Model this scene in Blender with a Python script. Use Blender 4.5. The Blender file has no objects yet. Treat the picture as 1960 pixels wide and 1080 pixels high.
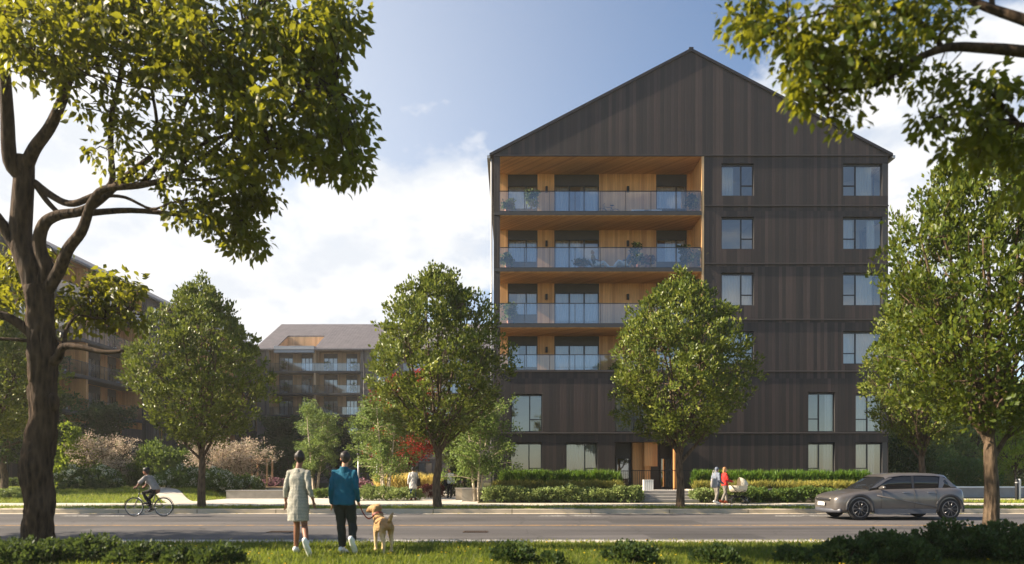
import bpy, math, random
import numpy as np
from mathutils import Vector, Matrix, noise
random.seed(11)
rng = np.random.default_rng(5)
scene = bpy.context.scene
COL = scene.collection
PI = math.pi
R = math.radians
FPX = 1296.0          # focal length in pixels of the 1960 px wide photograph
EYE = 1.55            # height of the camera
HOR = 905.0           # row of the horizon

def W(px, py, d):
    """The point at distance d (metres in front) that shows at a pixel: used to measure the place out of the photograph."""
    return Vector(((px - 980) / FPX * d, d, EYE + (HOR - py) / FPX * d))

def lin(r, g, b):
    f = lambda c: c / 12.92 if c <= 0.04045 else ((c + 0.055) / 1.055) ** 2.4
    return (f(r / 255), f(g / 255), f(b / 255), 1)

# ------------------------------------------------------------------ materials
MATS = {}
class NT:
    def __init__(s, name):
        s.m = bpy.data.materials.new(name); s.m.use_nodes = True
        s.t = s.m.node_tree; s.t.nodes.clear()
        s.out = s.n('ShaderNodeOutputMaterial')
    def n(s, typ, **kw):
        nd = s.t.nodes.new(typ)
        for k, v in kw.items():
            if k.startswith('i_'):
                nd.inputs[k[2:].replace('_', ' ')].default_value = v
            else:
                setattr(nd, k, v)
        return nd
    def l(s, a, b): s.t.links.new(a, b)
    def math(s, op, a, b=None, c=None):
        nd = s.n('ShaderNodeMath', operation=op)
        for i, v in enumerate((a, b, c)):
            if v is None: continue
            if isinstance(v, (int, float)): nd.inputs[i].default_value = v
            else: s.l(v, nd.inputs[i])
        return nd.outputs[0]
    def ramp(s, fac, stops, interp='LINEAR'):
        nd = s.n('ShaderNodeValToRGB'); cr = nd.color_ramp; cr.interpolation = interp
        while len(cr.elements) < len(stops): cr.elements.new(0.5)
        for e, (p, c) in zip(cr.elements, stops): e.position = p; e.color = c
        s.l(fac, nd.inputs[0]); return nd.outputs[0]
    def mix(s, fac, a, b, mode='MIX'):
        nd = s.n('ShaderNodeMix', data_type='RGBA', blend_type=mode)
        for i, v in ((0, fac), (6, a), (7, b)):
            if isinstance(v, (int, float, tuple)): nd.inputs[i].default_value = v
            else: s.l(v, nd.inputs[i])
        return nd.outputs[2]
    def noise(s, scale, detail=4, vec=None, rough=.55):
        nd = s.n('ShaderNodeTexNoise'); nd.inputs['Scale'].default_value = scale
        nd.inputs['Detail'].default_value = detail; nd.inputs['Roughness'].default_value = rough
        if vec is not None: s.l(vec, nd.inputs['Vector'])
        return nd.outputs[0]
    def obj(s, scale=None):
        tc = s.n('ShaderNodeTexCoord').outputs['Object']
        if scale is None: return tc
        mp = s.n('ShaderNodeMapping'); mp.inputs['Scale'].default_value = scale
        s.l(tc, mp.inputs[0]); return mp.outputs[0]
    def pos(s, scale=None):
        tc = s.n('ShaderNodeNewGeometry').outputs['Position']
        if scale is None: return tc
        mp = s.n('ShaderNodeMapping'); mp.inputs['Scale'].default_value = scale
        s.l(tc, mp.inputs[0]); return mp.outputs[0]
    def bsdf(s, color, rough=.6, metal=0, bump=None, bstr=.3, bdist=.02, spec=None, coat=0):
        b = s.n('ShaderNodeBsdfPrincipled')
        for k, v in (('Base Color', color), ('Roughness', rough), ('Metallic', metal)):
            if isinstance(v, (int, float, tuple)): b.inputs[k].default_value = v
            else: s.l(v, b.inputs[k])
        if spec is not None: b.inputs['Specular IOR Level'].default_value = spec
        if coat: b.inputs['Coat Weight'].default_value = coat; b.inputs['Coat Roughness'].default_value = .05
        if bump is not None:
            bp = s.n('ShaderNodeBump'); bp.inputs['Strength'].default_value = bstr; bp.inputs['Distance'].default_value = bdist
            s.l(bump, bp.inputs['Height']); s.l(bp.outputs[0], b.inputs['Normal'])
        return b.outputs[0]
    def done(s, sh, name):
        s.l(sh, s.out.inputs[0]); MATS[name] = s.m; return s.m

def plain(name, c, rough=.6, metal=0, var=.2, scale=4, bump=0, bscale=60, coat=0, spec=None, stretch=(1, 1, 1)):
    t = NT(name); v = t.obj(stretch)
    nz = t.noise(scale, 5, v)
    dark = tuple(x * (1 - var) for x in c[:3]) + (1,); lite = tuple(min(1, x * (1 + var)) for x in c[:3]) + (1,)
    col = t.ramp(nz, [(.3, dark), (.7, lite)])
    bmp = t.noise(bscale, 4, v) if bump else None
    return t.done(t.bsdf(col, rough, metal, bmp, bump, .01, spec, coat), name)

def planks(name, cols, width=.22, gap=.05, rough=.7, grain=.25, storey=None):
    """Vertical boards of slightly different colour with a shadow gap between them."""
    t = NT(name); v = t.obj(); sx = t.n('ShaderNodeSeparateXYZ'); t.l(v, sx.inputs[0])
    u = t.math('ADD', sx.outputs[0], sx.outputs[1])
    q = t.math('DIVIDE', u, width); idx = t.math('FLOOR', q); fr = t.math('FRACT', q)
    if storey:
        zz = t.math('FLOOR', t.math('DIVIDE', t.math('SUBTRACT', sx.outputs[2], storey[1]), storey[0]))
    else: zz = t.math('FLOOR', t.math('DIVIDE', t.math('SUBTRACT', t.math('MINIMUM', sx.outputs[2], 18.7), .6), 3.05))
    cv = t.n('ShaderNodeCombineXYZ'); t.l(idx, cv.inputs[0]); t.l(zz, cv.inputs[1])
    wn = t.n('ShaderNodeTexWhiteNoise', noise_dimensions='3D'); t.l(cv.outputs[0], wn.inputs[0])
    n = len(cols); col = t.ramp(wn.outputs[0], [(i / n, c) for i, c in enumerate(cols)], 'CONSTANT')
    off = t.n('ShaderNodeVectorMath', operation='ADD'); t.l(v, off.inputs[0])
    sc = t.n('ShaderNodeVectorMath', operation='SCALE'); t.l(wn.outputs[1], sc.inputs[0]); sc.inputs['Scale'].default_value = 9
    t.l(sc.outputs[0], off.inputs[1])
    mp = t.n('ShaderNodeMapping'); mp.inputs['Scale'].default_value = (14, 14, .5); t.l(off.outputs[0], mp.inputs[0])
    g = t.noise(2.2, 7, mp.outputs[0], .65)
    mp2 = t.n('ShaderNodeMapping'); mp2.inputs['Scale'].default_value = (.16, .16, .3); t.l(v, mp2.inputs[0])
    big = t.noise(1.6, 4, mp2.outputs[0])
    m1 = t.ramp(g, [(.3, (1 - grain,) * 3 + (1,)), (.7, (1 + grain,) * 3 + (1,))])
    m2 = t.ramp(big, [(.3, (.86, .86, .86, 1)), (.7, (1.12, 1.1, 1.08, 1))])
    col = t.mix(1, t.mix(1, col, m1, 'MULTIPLY'), m2, 'MULTIPLY')
    edge = t.math('MINIMUM', fr, t.math('SUBTRACT', 1, fr))
    lineh = t.ramp(edge, [(0, (0, 0, 0, 1)), (gap, (1, 1, 1, 1))])
    hg = t.math('ADD', lineh, t.math('MULTIPLY', g, .25))
    col = t.mix(t.math('MULTIPLY', t.math('SUBTRACT', 1, lineh), .6), col, (.006, .005, .005, 1))
    return t.done(t.bsdf(col, rough, 0, hg, .35, .015), name)

def glass(name, tint=(.8, .86, .88, 1), refl=.12, rough=.01):
    t = NT(name)
    tr = t.n('ShaderNodeBsdfTransparent'); tr.inputs[0].default_value = tint
    gl = t.n('ShaderNodeBsdfGlossy'); gl.inputs['Roughness'].default_value = rough
    fr = t.n('ShaderNodeLayerWeight'); fr.inputs[0].default_value = .35
    fac = t.math('MINIMUM', t.math('ADD', t.math('MULTIPLY', fr.outputs[0], .8), refl), 1)
    mx = t.n('ShaderNodeMixShader'); t.l(fac, mx.inputs[0]); t.l(tr.outputs[0], mx.inputs[1]); t.l(gl.outputs[0], mx.inputs[2])
    return t.done(mx.outputs[0], name)

def leafmat(name, cols, trans=(.35, .5, .04, 1), tw=.35, rough=.45, clump=1.2):
    """Leaves: each its own tint, light showing through."""
    t = NT(name)
    geo = t.n('ShaderNodeNewGeometry')
    n = len(cols)
    col = t.ramp(geo.outputs['Random Per Island'], [((i + .5) / n, c) for i, c in enumerate(cols)])
    nz = t.noise(clump, 2, t.obj())
    col = t.mix(1, col, t.ramp(nz, [(.3, (.7, .76, .7, 1)), (.7, (1.25, 1.2, 1.0, 1))]), 'MULTIPLY')
    b = t.n('ShaderNodeBsdfPrincipled'); t.l(col, b.inputs['Base Color']); b.inputs['Roughness'].default_value = rough
    b.inputs['Specular IOR Level'].default_value = .16
    tl = t.n('ShaderNodeBsdfTranslucent'); tc = t.mix(.6, col, trans); t.l(tc, tl.inputs[0])
    mx = t.n('ShaderNodeMixShader'); mx.inputs[0].default_value = tw
    t.l(b.outputs[0], mx.inputs[1]); t.l(tl.outputs[0], mx.inputs[2])
    return t.done(mx.outputs[0], name)

def cloth(name, c, stripes=None, var=.12):
    t = NT(name); v = t.obj()
    col = t.ramp(t.noise(9, 4, v), [(.3, tuple(x * (1 - var) for x in c[:3]) + (1,)), (.7, tuple(x * (1 + var) for x in c[:3]) + (1,))])
    if stripes:
        sx = t.n('ShaderNodeSeparateXYZ'); t.l(v, sx.inputs[0])
        f = t.math('FRACT', t.math('MULTIPLY', sx.outputs[2], stripes[1]))
        s = t.math('LESS_THAN', f, .42)
        col = t.mix(s, col, stripes[0])
    fold = t.noise(14, 3, t.obj((1, 1, .5)))
    return t.done(t.bsdf(col, .85, 0, fold, .6, .03, .2), name)

# ------------------------------------------------------------------ objects
def tag(o, label=None, cat=None, group=None, kind=None):
    if label: o['label'] = label
    if cat: o['category'] = cat
    if group: o['group'] = group
    if kind: o['kind'] = kind
    return o
def empty(name, loc=(0, 0, 0), rz=0, label=None, cat=None, group=None):
    o = bpy.data.objects.new(name, None); COL.objects.link(o)
    o.location = loc; o.rotation_euler = (0, 0, rz); o.empty_display_size = .3
    return tag(o, label, cat, group)
def link(name, me, parent=None, loc=None):
    o = bpy.data.objects.new(name, me); COL.objects.link(o)
    if parent: o.parent = parent
    if loc is not None: o.location = loc
    return o
def copy_tree(src, loc, rz=None, sc=None, label=None, parent=None):
    o = src.copy(); COL.objects.link(o)
    if parent is not None: o.parent = parent
    else:
        o.location = loc
        if rz is not None: o.rotation_euler = (0, 0, rz)
        if sc is not None: o.scale = sc if hasattr(sc, '__len__') else (sc, sc, sc)
        if label: o['label'] = label
    for ch in list(src.children): copy_tree(ch, None, parent=o)
    return o

class MB:
    def __init__(s): s.v = []; s.f = []; s.m = []; s.s = []
    def add(s, vs, fs, m=0, smooth=False):
        b = len(s.v); s.v += [tuple(v) for v in vs]
        for f in fs: s.f.append([b + i for i in f]); s.m.append(m); s.s.append(smooth)
        return s
    def box(s, x0, x1, y0, y1, z0, z1, m=0):
        vs = [(x, y, z) for z in (z0, z1) for y in (y0, y1) for x in (x0, x1)]
        return s.add(vs, [(0, 2, 3, 1), (4, 5, 7, 6), (0, 1, 5, 4), (2, 6, 7, 3), (0, 4, 6, 2), (1, 3, 7, 5)], m)
    def prism(s, pts, off, m=0):
        n = len(pts); off = Vector(off); a = [Vector(p) for p in pts]; b = [p + off for p in a]
        fs = [tuple(range(n)), tuple(range(2 * n - 1, n - 1, -1))] + [(i, i + n, (i + 1) % n + n, (i + 1) % n) for i in range(n)]
        return s.add(a + b, fs, m)
    def quad(s, *p, m=0): return s.add(p, [tuple(range(len(p)))], m)
    def chain(s, pts, rad, n=8, side=None, m=0, smooth=True, caps=True):
        """A tube through pts; rad: radius or (along side, across) at each point."""
        pts = [Vector(p) for p in pts]; k = len(pts); rings = []; prev = None
        rad = [(r, r) if isinstance(r, (int, float)) else r for r in rad]
        for i, p in enumerate(pts):
            t = (pts[min(i + 1, k - 1)] - pts[max(i - 1, 0)])
            t = t.normalized() if t.length > 1e-9 else Vector((0, 0, 1))
            if side is not None: a = Vector(side)
            elif prev is not None: a = prev
            else: a = Vector((1, 0, 0)) if abs(t.x) < .8 else Vector((0, 1, 0))
            a = (a - t * a.dot(t))
            a = a.normalized() if a.length > 1e-6 else Vector((0, 1, 0))
            b = t.cross(a); prev = a; rings.append((p, a, b, t))
        seq = [(p, a, b, r[0], r[1]) for (p, a, b, t), r in zip(rings, rad)]
        if caps == 'round':
            p, a, b, t = rings[0]; r = rad[0]; h = min(r)
            pre = [(p - t * h * math.sin(q), a, b, r[0] * math.cos(q), r[1] * math.cos(q)) for q in (1.45, 1.0, .5)]
            p, a, b, t = rings[-1]; r = rad[-1]; h = min(r)
            post = [(p + t * h * math.sin(q), a, b, r[0] * math.cos(q), r[1] * math.cos(q)) for q in (.5, 1.0, 1.45)]
            seq = pre + seq + post
        vs = []
        for p, a, b, ra, rb in seq:
            for j in range(n):
                q = 2 * PI * j / n; vs.append(p + a * (ra * math.cos(q)) + b * (rb * math.sin(q)))
        fs = []
        for i in range(len(seq) - 1):
            for j in range(n):
                j2 = (j + 1) % n; fs.append((i * n + j, i * n + j2, (i + 1) * n + j2, (i + 1) * n + j))
        s.add(vs, fs, m, smooth)
        if caps:
            b0 = len(s.v) - len(vs); e = len(s.v) - n
            s.f.append([b0 + j for j in reversed(range(n))]); s.m.append(m); s.s.append(False)
            s.f.append([e + j for j in range(n)]); s.m.append(m); s.s.append(False)
        return s
    def bar(s, a, b, r, m=0, n=6): return s.chain([a, b], [r, r], n, m=m, smooth=n > 5)
    def ell(s, c, r, m=0, nu=12, nv=8, rot=None):
        c = Vector(c); vs = []
        for i in range(nv + 1):
            th = PI * i / nv
            for j in range(nu):
                ph = 2 * PI * j / nu
                p = Vector((r[0] * math.sin(th) * math.cos(ph), r[1] * math.sin(th) * math.sin(ph), r[2] * math.cos(th)))
                if rot is not None: p = rot @ p
                vs.append(c + p)
        fs = [(i * nu + j, (i + 1) * nu + j, (i + 1) * nu + (j + 1) % nu, i * nu + (j + 1) % nu) for i in range(nv) for j in range(nu)]
        return s.add(vs, fs, m, True)
    def lathe(s, prof, c=(0, 0, 0), n=16, m=0, axis='Z'):
        vs = []
        for r, h in prof:
            for j in range(n):
                q = 2 * PI * j / n; x, y = r * math.cos(q), r * math.sin(q)
                p = (x, y, h) if axis == 'Z' else (x, h, y)
                vs.append(Vector(p) + Vector(c))
        fs = [(i * n + j, i * n + (j + 1) % n, (i + 1) * n + (j + 1) % n, (i + 1) * n + j) for i in range(len(prof) - 1) for j in range(n)]
        return s.add(vs, fs, m, True)
    def mesh(s, name, mats):
        me = bpy.data.meshes.new(name); me.from_pydata(s.v, [], s.f)
        for m in (mats if isinstance(mats, (list, tuple)) else [mats]): me.materials.append(MATS[m])
        me.polygons.foreach_set('material_index', s.m); me.polygons.foreach_set('use_smooth', s.s)
        me.update(); return me
    def build(s, name, mats, parent=None, loc=None): return link(name, s.mesh(name, mats), parent, loc)

def remeshed(mb, name, mat, parent=None, voxel=.012, smooth=4, loc=None, fold=0):
    """One continuous surface grown over the overlapping shapes of mb."""
    me = mb.mesh(name, mat); o = bpy.data.objects.new(name, me); COL.objects.link(o)
    md = o.modifiers.new('r', 'REMESH'); md.mode = 'VOXEL'; md.voxel_size = voxel
    sm = o.modifiers.new('s', 'SMOOTH'); sm.factor = .5; sm.iterations = smooth
    dg = bpy.context.evaluated_depsgraph_get()
    m2 = bpy.data.meshes.new_from_object(o.evaluated_get(dg))
    o.modifiers.clear(); o.data = m2; m2.name = name
    bpy.data.meshes.remove(me)
    m2.materials.clear()
    for x in (mat if isinstance(mat, (list, tuple)) else [mat]): m2.materials.append(MATS[x])
    if fold:
        nv = len(m2.vertices); c = np.empty(nv * 3, np.float32); nn = np.empty(nv * 3, np.float32)
        m2.vertices.foreach_get('co', c); m2.vertices.foreach_get('normal', nn); c = c.reshape(-1, 3); nn = nn.reshape(-1, 3)
        x, y, z = c[:, 0], c[:, 1], c[:, 2]
        s = .5 * np.sin(23 * x + 9 * z + 2 * np.sin(13 * z + 5 * y)) + .4 * np.sin(31 * z - 17 * x + 2.2 * np.sin(19 * x + 7 * y)) + .3 * np.sin(47 * x + 29 * y + 21 * z)
        m2.vertices.foreach_set('co', (c + nn * (s * fold)[:, None]).astype(np.float32).ravel())
    m2.polygons.foreach_set('use_smooth', [True] * len(m2.polygons)); m2.update()
    if parent: o.parent = parent
    if loc is not None: o.location = loc
    return o

# ------------------------------------------------------------------ leaves
def unit(a):
    return a / np.maximum(np.linalg.norm(a, axis=1, keepdims=True), 1e-9)
TEMPL = {
    'kite': (np.array([(0, 0, 0), (-.3, .45, .07), (0, 1, -.08), (.3, .45, .07)]), [(0, 2, 1), (0, 3, 2)]),
    'wide': (np.array([(0, 0, 0), (-.42, .4, .1), (0, 1, -.1), (.42, .4, .1)]), [(0, 2, 1), (0, 3, 2)]),
    'blade': (np.array([(-.035, 0, 0), (.035, 0, 0), (.02, .6, .06), (-.02, .6, .06), (0, 1, .22)]), [(0, 1, 2, 3), (3, 2, 4)]),
    'oval': (np.array([(0, 0, 0), (-.2, .22, .05), (-.25, .5, .05), (0, 1, -.16), (.25, .5, .05), (.2, .22, .05), (0, .22, 0), (0, .52, -.02)]),
             [(0, 6, 1), (1, 6, 7, 2), (2, 7, 3), (0, 5, 6), (6, 5, 4, 7), (7, 4, 3)]),
}
def leaf_mesh(name, P, D, S, mat, tmpl='kite', flat=None, hint=None, hw=.6):
    """One mesh of leaves: bases P, directions D, lengths S. flat: 0..1 pulls the blades' normals upward."""
    P = np.asarray(P, float); D = unit(np.asarray(D, float)); S = np.asarray(S, float); N = len(P)
    Rv = unit(rng.normal(size=(N, 3)))
    if flat: Rv = unit(Rv * (1 - flat) + np.array([0, 0, 1.0]) * flat)
    if hint is not None: Rv = unit(Rv * (1 - hw) + unit(np.asarray(hint)) * hw)
    X = unit(np.cross(D, Rv)); Z = np.cross(X, D)
    T, F = TEMPL[tmpl]; k = len(T)
    V = (P[:, None, :] + S[:, None, None] * (T[None, :, 0:1] * X[:, None, :] + T[None, :, 1:2] * D[:, None, :] + T[None, :, 2:3] * Z[:, None, :])).reshape(-1, 3)
    me = bpy.data.meshes.new(name); me.vertices.add(len(V)); me.vertices.foreach_set('co', V.astype(np.float32).ravel())
    li = np.concatenate([np.array(f) for f in F]); sizes = np.array([len(f) for f in F])
    L = (li[None, :] + (np.arange(N) * k)[:, None]).ravel().astype(np.int32)
    tot = np.tile(sizes, N); st = np.concatenate([[0], np.cumsum(tot)[:-1]]).astype(np.int32)
    me.loops.add(len(L)); me.loops.foreach_set('vertex_index', L)
    me.polygons.add(len(tot)); me.polygons.foreach_set('loop_start', st)
    me.materials.append(MATS[mat]); me.update(calc_edges=True); me.validate()
    return me
def clump_leaves(C, nper, rad, size, upward=.5, outc=None, jit=.3):
    """Leaves in clumps about the centres C. Returns P, D, S."""
    C = np.asarray(C, float); n = len(C)
    off = rng.normal(size=(n, nper, 3)); off = off / np.linalg.norm(off, axis=2, keepdims=True) * (rng.random((n, nper, 1)) ** .5)
    rr = (np.asarray(rad) if hasattr(rad, '__len__') and len(np.asarray(rad).shape) else np.full(n, rad))
    P = C[:, None, :] + off * rr[:, None, None] * np.array([1, 1, .85])
    D = off * .7 + rng.normal(size=off.shape) * .45 + np.array([0, 0, upward])
    if outc is not None:
        o = C - np.asarray(outc); o = o / np.maximum(np.linalg.norm(o, axis=1, keepdims=True), 1e-6)
        D = D + o[:, None, :] * .5
    P = P.reshape(-1, 3); D = D.reshape(-1, 3)
    return P, D, size * (1 - jit + 2 * jit * rng.random(len(P)))
def smooth_path(pts, sub=4):
    p = [Vector(q) for q in pts]
    if len(p) < 3: return p
    out = []
    for i in range(len(p) - 1):
        a = p[max(i - 1, 0)]; b = p[i]; c = p[i + 1]; d = p[min(i + 2, len(p) - 1)]
        for j in range(sub):
            t = j / sub
            out.append(.5 * ((2 * b) + (c - a) * t + (2 * a - 5 * b + 4 * c - d) * t * t + (3 * b - a - 3 * c + d) * t ** 3))
    out.append(p[-1]); return out
def limb(mb, pts, r0, r1, n=7, sub=4, wob=.0, m=0):
    q = smooth_path(pts, sub); k = len(q)
    rad = [r0 + (r1 - r0) * (i / (k - 1)) ** .8 for i in range(k)]
    if wob: q = [p + Vector((random.gauss(0, wob), random.gauss(0, wob), 0)) * (1 if 0 < i < k - 1 else 0) for i, p in enumerate(q)]
    mb.chain(q, rad, n, m=m); return q
# ------------------------------------------------------------------ the materials of the place
planks('dark_cladding', [lin(49, 39, 36), lin(58, 46, 42), lin(40, 33, 31), lin(68, 55, 50), lin(45, 37, 34), lin(53, 44, 40), lin(43, 36, 33), lin(63, 50, 46), lin(47, 37, 34), lin(56, 46, 43), lin(38, 31, 29)], .19, .1, .62, .16)
planks('hazed_taupe_cladding', [lin(112, 102, 94), lin(122, 111, 103), lin(104, 94, 87), lin(117, 107, 99)], .24, .06, .65, .1)  # far wing boards: lighter taupe, with the distance haze put into the colour
planks('warm_timber', [lin(200, 146, 90), lin(212, 158, 102), lin(186, 132, 80), lin(206, 152, 96)], .14, .03, .55, .22)
planks('pale_timber', [lin(196, 160, 118), lin(206, 170, 128), lin(184, 148, 108)], .2, .03, .6, .12)
plain('dark_frame', lin(48, 48, 51), .45, .2, .12, 6)
plain('dark_panel', lin(58, 56, 56), .5, 0, .1, 3)
plain('flashing', lin(50, 46, 46), .5, .3, .1, 3)
plain('pale_metal', lin(172, 172, 172), .45, .3, .06, 3)
plain('slab_edge', lin(62, 60, 60), .6, .1, .1, 4)
plain('room_paint', lin(206, 200, 190), .8, 0, .05, 2)
plain('room_floor', lin(120, 92, 66), .6, 0, .15, 3)
plain('white_paint', lin(232, 231, 226), .5, 0, .05, 4)
plain('concrete', lin(168, 160, 149), .85, 0, .14, 2.5, .25, 50)
plain('concrete_step', lin(150, 146, 142), .85, 0, .1, 3, .2, 50)
plain('terracotta', lin(170, 110, 85), .8, 0, .12, 5)
plain('iron', lin(30, 30, 31), .5, .4, .1, 6)
plain('rusty_iron', lin(70, 52, 40), .8, .2, .25, 12)
glass('window_glass', (.88, .91, .92, 1), .2)
glass('rail_glass', (.75, .83, .93, 1), .14)
glass('dim_glass', (.55, .6, .62, 1), .2)
def mk_curtain():
    t = NT('curtain_cloth')
    b = t.bsdf((.88, .88, .89, 1), .9)
    tl = t.n('ShaderNodeBsdfTranslucent'); tl.inputs[0].default_value = (.8, .8, .82, 1)
    mx = t.n('ShaderNodeMixShader'); mx.inputs[0].default_value = .35; t.l(b, mx.inputs[1]); t.l(tl.outputs[0], mx.inputs[2])
    t.done(mx.outputs[0], 'curtain_cloth')
mk_curtain()
def mk_roof():
    t = NT('seamed_roof'); v = t.obj(); sx = t.n('ShaderNodeSeparateXYZ'); t.l(v, sx.inputs[0])
    f = t.math('FRACT', t.math('MULTIPLY', sx.outputs[0], 1 / .45))
    seam = t.ramp(t.math('MINIMUM', f, t.math('SUBTRACT', 1, f)), [(0, (1, 1, 1, 1)), (.1, (0, 0, 0, 1))])
    col = t.ramp(t.noise(1.2, 4, v), [(.3, lin(86, 80, 82)), (.7, lin(104, 98, 99))])
    t.done(t.bsdf(col, .55, .25, seam, .8, .05), 'seamed_roof')
mk_roof()
def mk_road():
    t = NT('asphalt'); v = t.pos()
    fine = t.noise(90, 3, v); big = t.noise(.5, 4, t.pos((.12, 1.3, 1))); pat = t.noise(.35, 5, v)
    col = t.ramp(fine, [(.3, lin(70, 68, 69)), (.7, lin(98, 95, 95))])
    col = t.mix(1, col, t.ramp(big, [(.3, (.58, .58, .6, 1)), (.7, (1.36, 1.32, 1.28, 1))]), 'MULTIPLY')
    col = t.mix(1, col, t.ramp(pat, [(.35, (.86, .86, .86, 1)), (.65, (1.1, 1.1, 1.1, 1))]), 'MULTIPLY')
    # hairline cracks
    vo = t.n('ShaderNodeTexVoronoi', feature='DISTANCE_TO_EDGE'); vo.inputs['Scale'].default_value = .3
    ad = t.n('ShaderNodeVectorMath', operation='ADD'); t.l(v, ad.inputs[0])
    nz = t.n('ShaderNodeTexNoise'); nz.inputs['Scale'].default_value = .9; t.l(v, nz.inputs['Vector'])
    t.l(nz.outputs[1], ad.inputs[1]); t.l(ad.outputs[0], vo.inputs['Vector'])
    cr = t.ramp(vo.outputs[0], [(0, (.45, .45, .45, 1)), (.006, (1, 1, 1, 1))])
    col = t.mix(1, col, cr, 'MULTIPLY')
    sx = t.n('ShaderNodeSeparateXYZ'); t.l(v, sx.inputs[0])
    yy = t.math('ADD', sx.outputs[1], t.math('MULTIPLY', t.noise(.4, 3, v), .5))
    for c, w, s in ((17.0, .32, .86), (18.7, .3, .88), (21.9, .3, .86), (23.5, .34, .88), (17.9, .2, .9), (22.7, .22, .9)):       # tyre tracks and the oily strip between them
        d = t.math('ABSOLUTE', t.math('SUBTRACT', yy, c + .25)); k = t.ramp(t.math('DIVIDE', d, w * 2), [(.3, (s, s, s, 1)), (1, (1, 1, 1, 1))]); col = t.mix(1, col, k, 'MULTIPLY')
    # tarred repairs
    vb = t.n('ShaderNodeTexVoronoi', distance='CHEBYCHEV'); vb.inputs['Scale'].default_value = .16; t.l(t.pos((1, 2.2, 1)), vb.inputs['Vector'])
    sc = t.n('ShaderNodeSeparateColor'); t.l(vb.outputs[1], sc.inputs[0]); rep = t.math('MULTIPLY', t.math('LESS_THAN', vb.outputs[0], .22), t.math('GREATER_THAN', sc.outputs[0], .62))
    col = t.mix(t.math('MULTIPLY', rep, .5), col, lin(50, 49, 50))
    st = t.ramp(t.noise(1.6, 5, v, .7), [(.62, (1, 1, 1, 1)), (.7, (.74, .73, .72, 1))]); col = t.mix(1, col, st, 'MULTIPLY')
    t.done(t.bsdf(col, .75, 0, fine, .5, .01, .35), 'asphalt')
mk_road()
def mk_paving(name, c, joint, jw=.012):
    t = NT(name); v = t.pos(); sx = t.n('ShaderNodeSeparateXYZ'); t.l(v, sx.inputs[0])
    ds = []
    for o in (0, 1):
        f = t.math('FRACT', t.math('DIVIDE', sx.outputs[o], joint)); ds.append(t.math('MINIMUM', f, t.math('SUBTRACT', 1, f)))
    e = t.math('MINIMUM', *ds)
    col = t.ramp(t.noise(1.1, 6, v), [(.3, tuple(x * .8 for x in c[:3]) + (1,)), (.7, tuple(x * 1.12 for x in c[:3]) + (1,))])
    col = t.mix(1, col, t.ramp(t.noise(40, 3, v), [(.3, (.88, .88, .88, 1)), (.7, (1.08, 1.08, 1.08, 1))]), 'MULTIPLY')
    col = t.mix(1, col, t.ramp(e, [(0, (.3, .29, .27, 1)), (jw, (1, 1, 1, 1))]), 'MULTIPLY')
    t.done(t.bsdf(col, .85, 0, t.noise(60, 3, v), .2, .01), name)
mk_paving('pavement', lin(190, 180, 165), 1.5)
mk_paving('plaza_paving', lin(192, 184, 172), 2.4)
mk_paving('kerb_stone', lin(184, 172, 152), 3.0)
def mk_soil(name, c1, c2, sc=1.4):
    t = NT(name); v = t.pos()
    col = t.ramp(t.noise(sc, 6, v), [(.3, c1), (.7, c2)])
    t.done(t.bsdf(col, .95, 0, t.noise(25, 4, v), .6, .03, .1), name)
mk_soil('lawn_soil', lin(62, 74, 28), lin(96, 104, 40))
mk_soil('garden_soil', lin(58, 62, 36), lin(84, 80, 52))
mk_soil('far_ground', lin(70, 84, 44), lin(98, 106, 62), .2)
def mk_mark(name, c):
    t = NT(name); v = t.pos()
    wear = t.noise(7, 6, v, .7)
    col = t.mix(t.ramp(wear, [(.42, (0, 0, 0, 1)), (.62, (1, 1, 1, 1))]), c, lin(110, 106, 100))
    t.done(t.bsdf(col, .8), name)
mk_mark('white_marking', lin(226, 222, 214)); mk_mark('yellow_marking', lin(206, 152, 62))
def mk_bark(name, c1, c2, sc=1.0, bump=1.0):
    t = NT(name); v = t.obj((7 * sc, 7 * sc, 1.5 * sc))
    a = t.noise(1.6, 8, v, .65); 
    vo = t.n('ShaderNodeTexVoronoi'); vo.inputs['Scale'].default_value = 1.8; t.l(v, vo.inputs['Vector'])
    h = t.math('ADD', a, t.math('MULTIPLY', vo.outputs[0], .5))
    col = t.ramp(h, [(.45, c1), (1.0, c2)])
    t.done(t.bsdf(col, .9, 0, h, bump, .06, .15), name)
mk_bark('bark_old', lin(26, 20, 16), lin(84, 67, 53), 1.1, 1.0)
mk_bark('bark_dark', lin(30, 24, 19), lin(74, 60, 48), 1.4, .8)
mk_bark('bark_street', lin(50, 41, 33), lin(112, 94, 76), 1.4, .9)
def mk_birch():
    t = NT('bark_birch'); v = t.obj((3, 3, 16))
    col = t.ramp(t.noise(1.5, 5, v), [(.36, lin(70, 58, 46)), (.46, lin(196, 178, 154)), (.8, lin(214, 200, 180))])
    t.done(t.bsdf(col, .8), 'bark_birch')
mk_birch()
G = lin
leafmat('leaf_street', [G(66, 80, 32), G(86, 98, 40), G(106, 114, 50), G(74, 88, 36), G(124, 126, 60)], (.42, .5, .06, 1), .17, .36, .8)
leafmat('leaf_rowan', [G(54, 68, 24), G(72, 84, 28), G(94, 100, 36), G(62, 76, 26)], (.46, .5, .04, 1), .2, .38, .9)
leafmat('leaf_canopy', [G(44, 58, 20), G(56, 70, 24), G(68, 78, 26), G(88, 88, 26), G(48, 62, 22)], (.52, .5, .03, 1), .4, .4, .5)
leafmat('leaf_birch', [G(84, 106, 54), G(102, 124, 66), G(118, 136, 76), G(92, 114, 58)], (.4, .5, .12, 1), .3, .45, 1)
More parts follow.
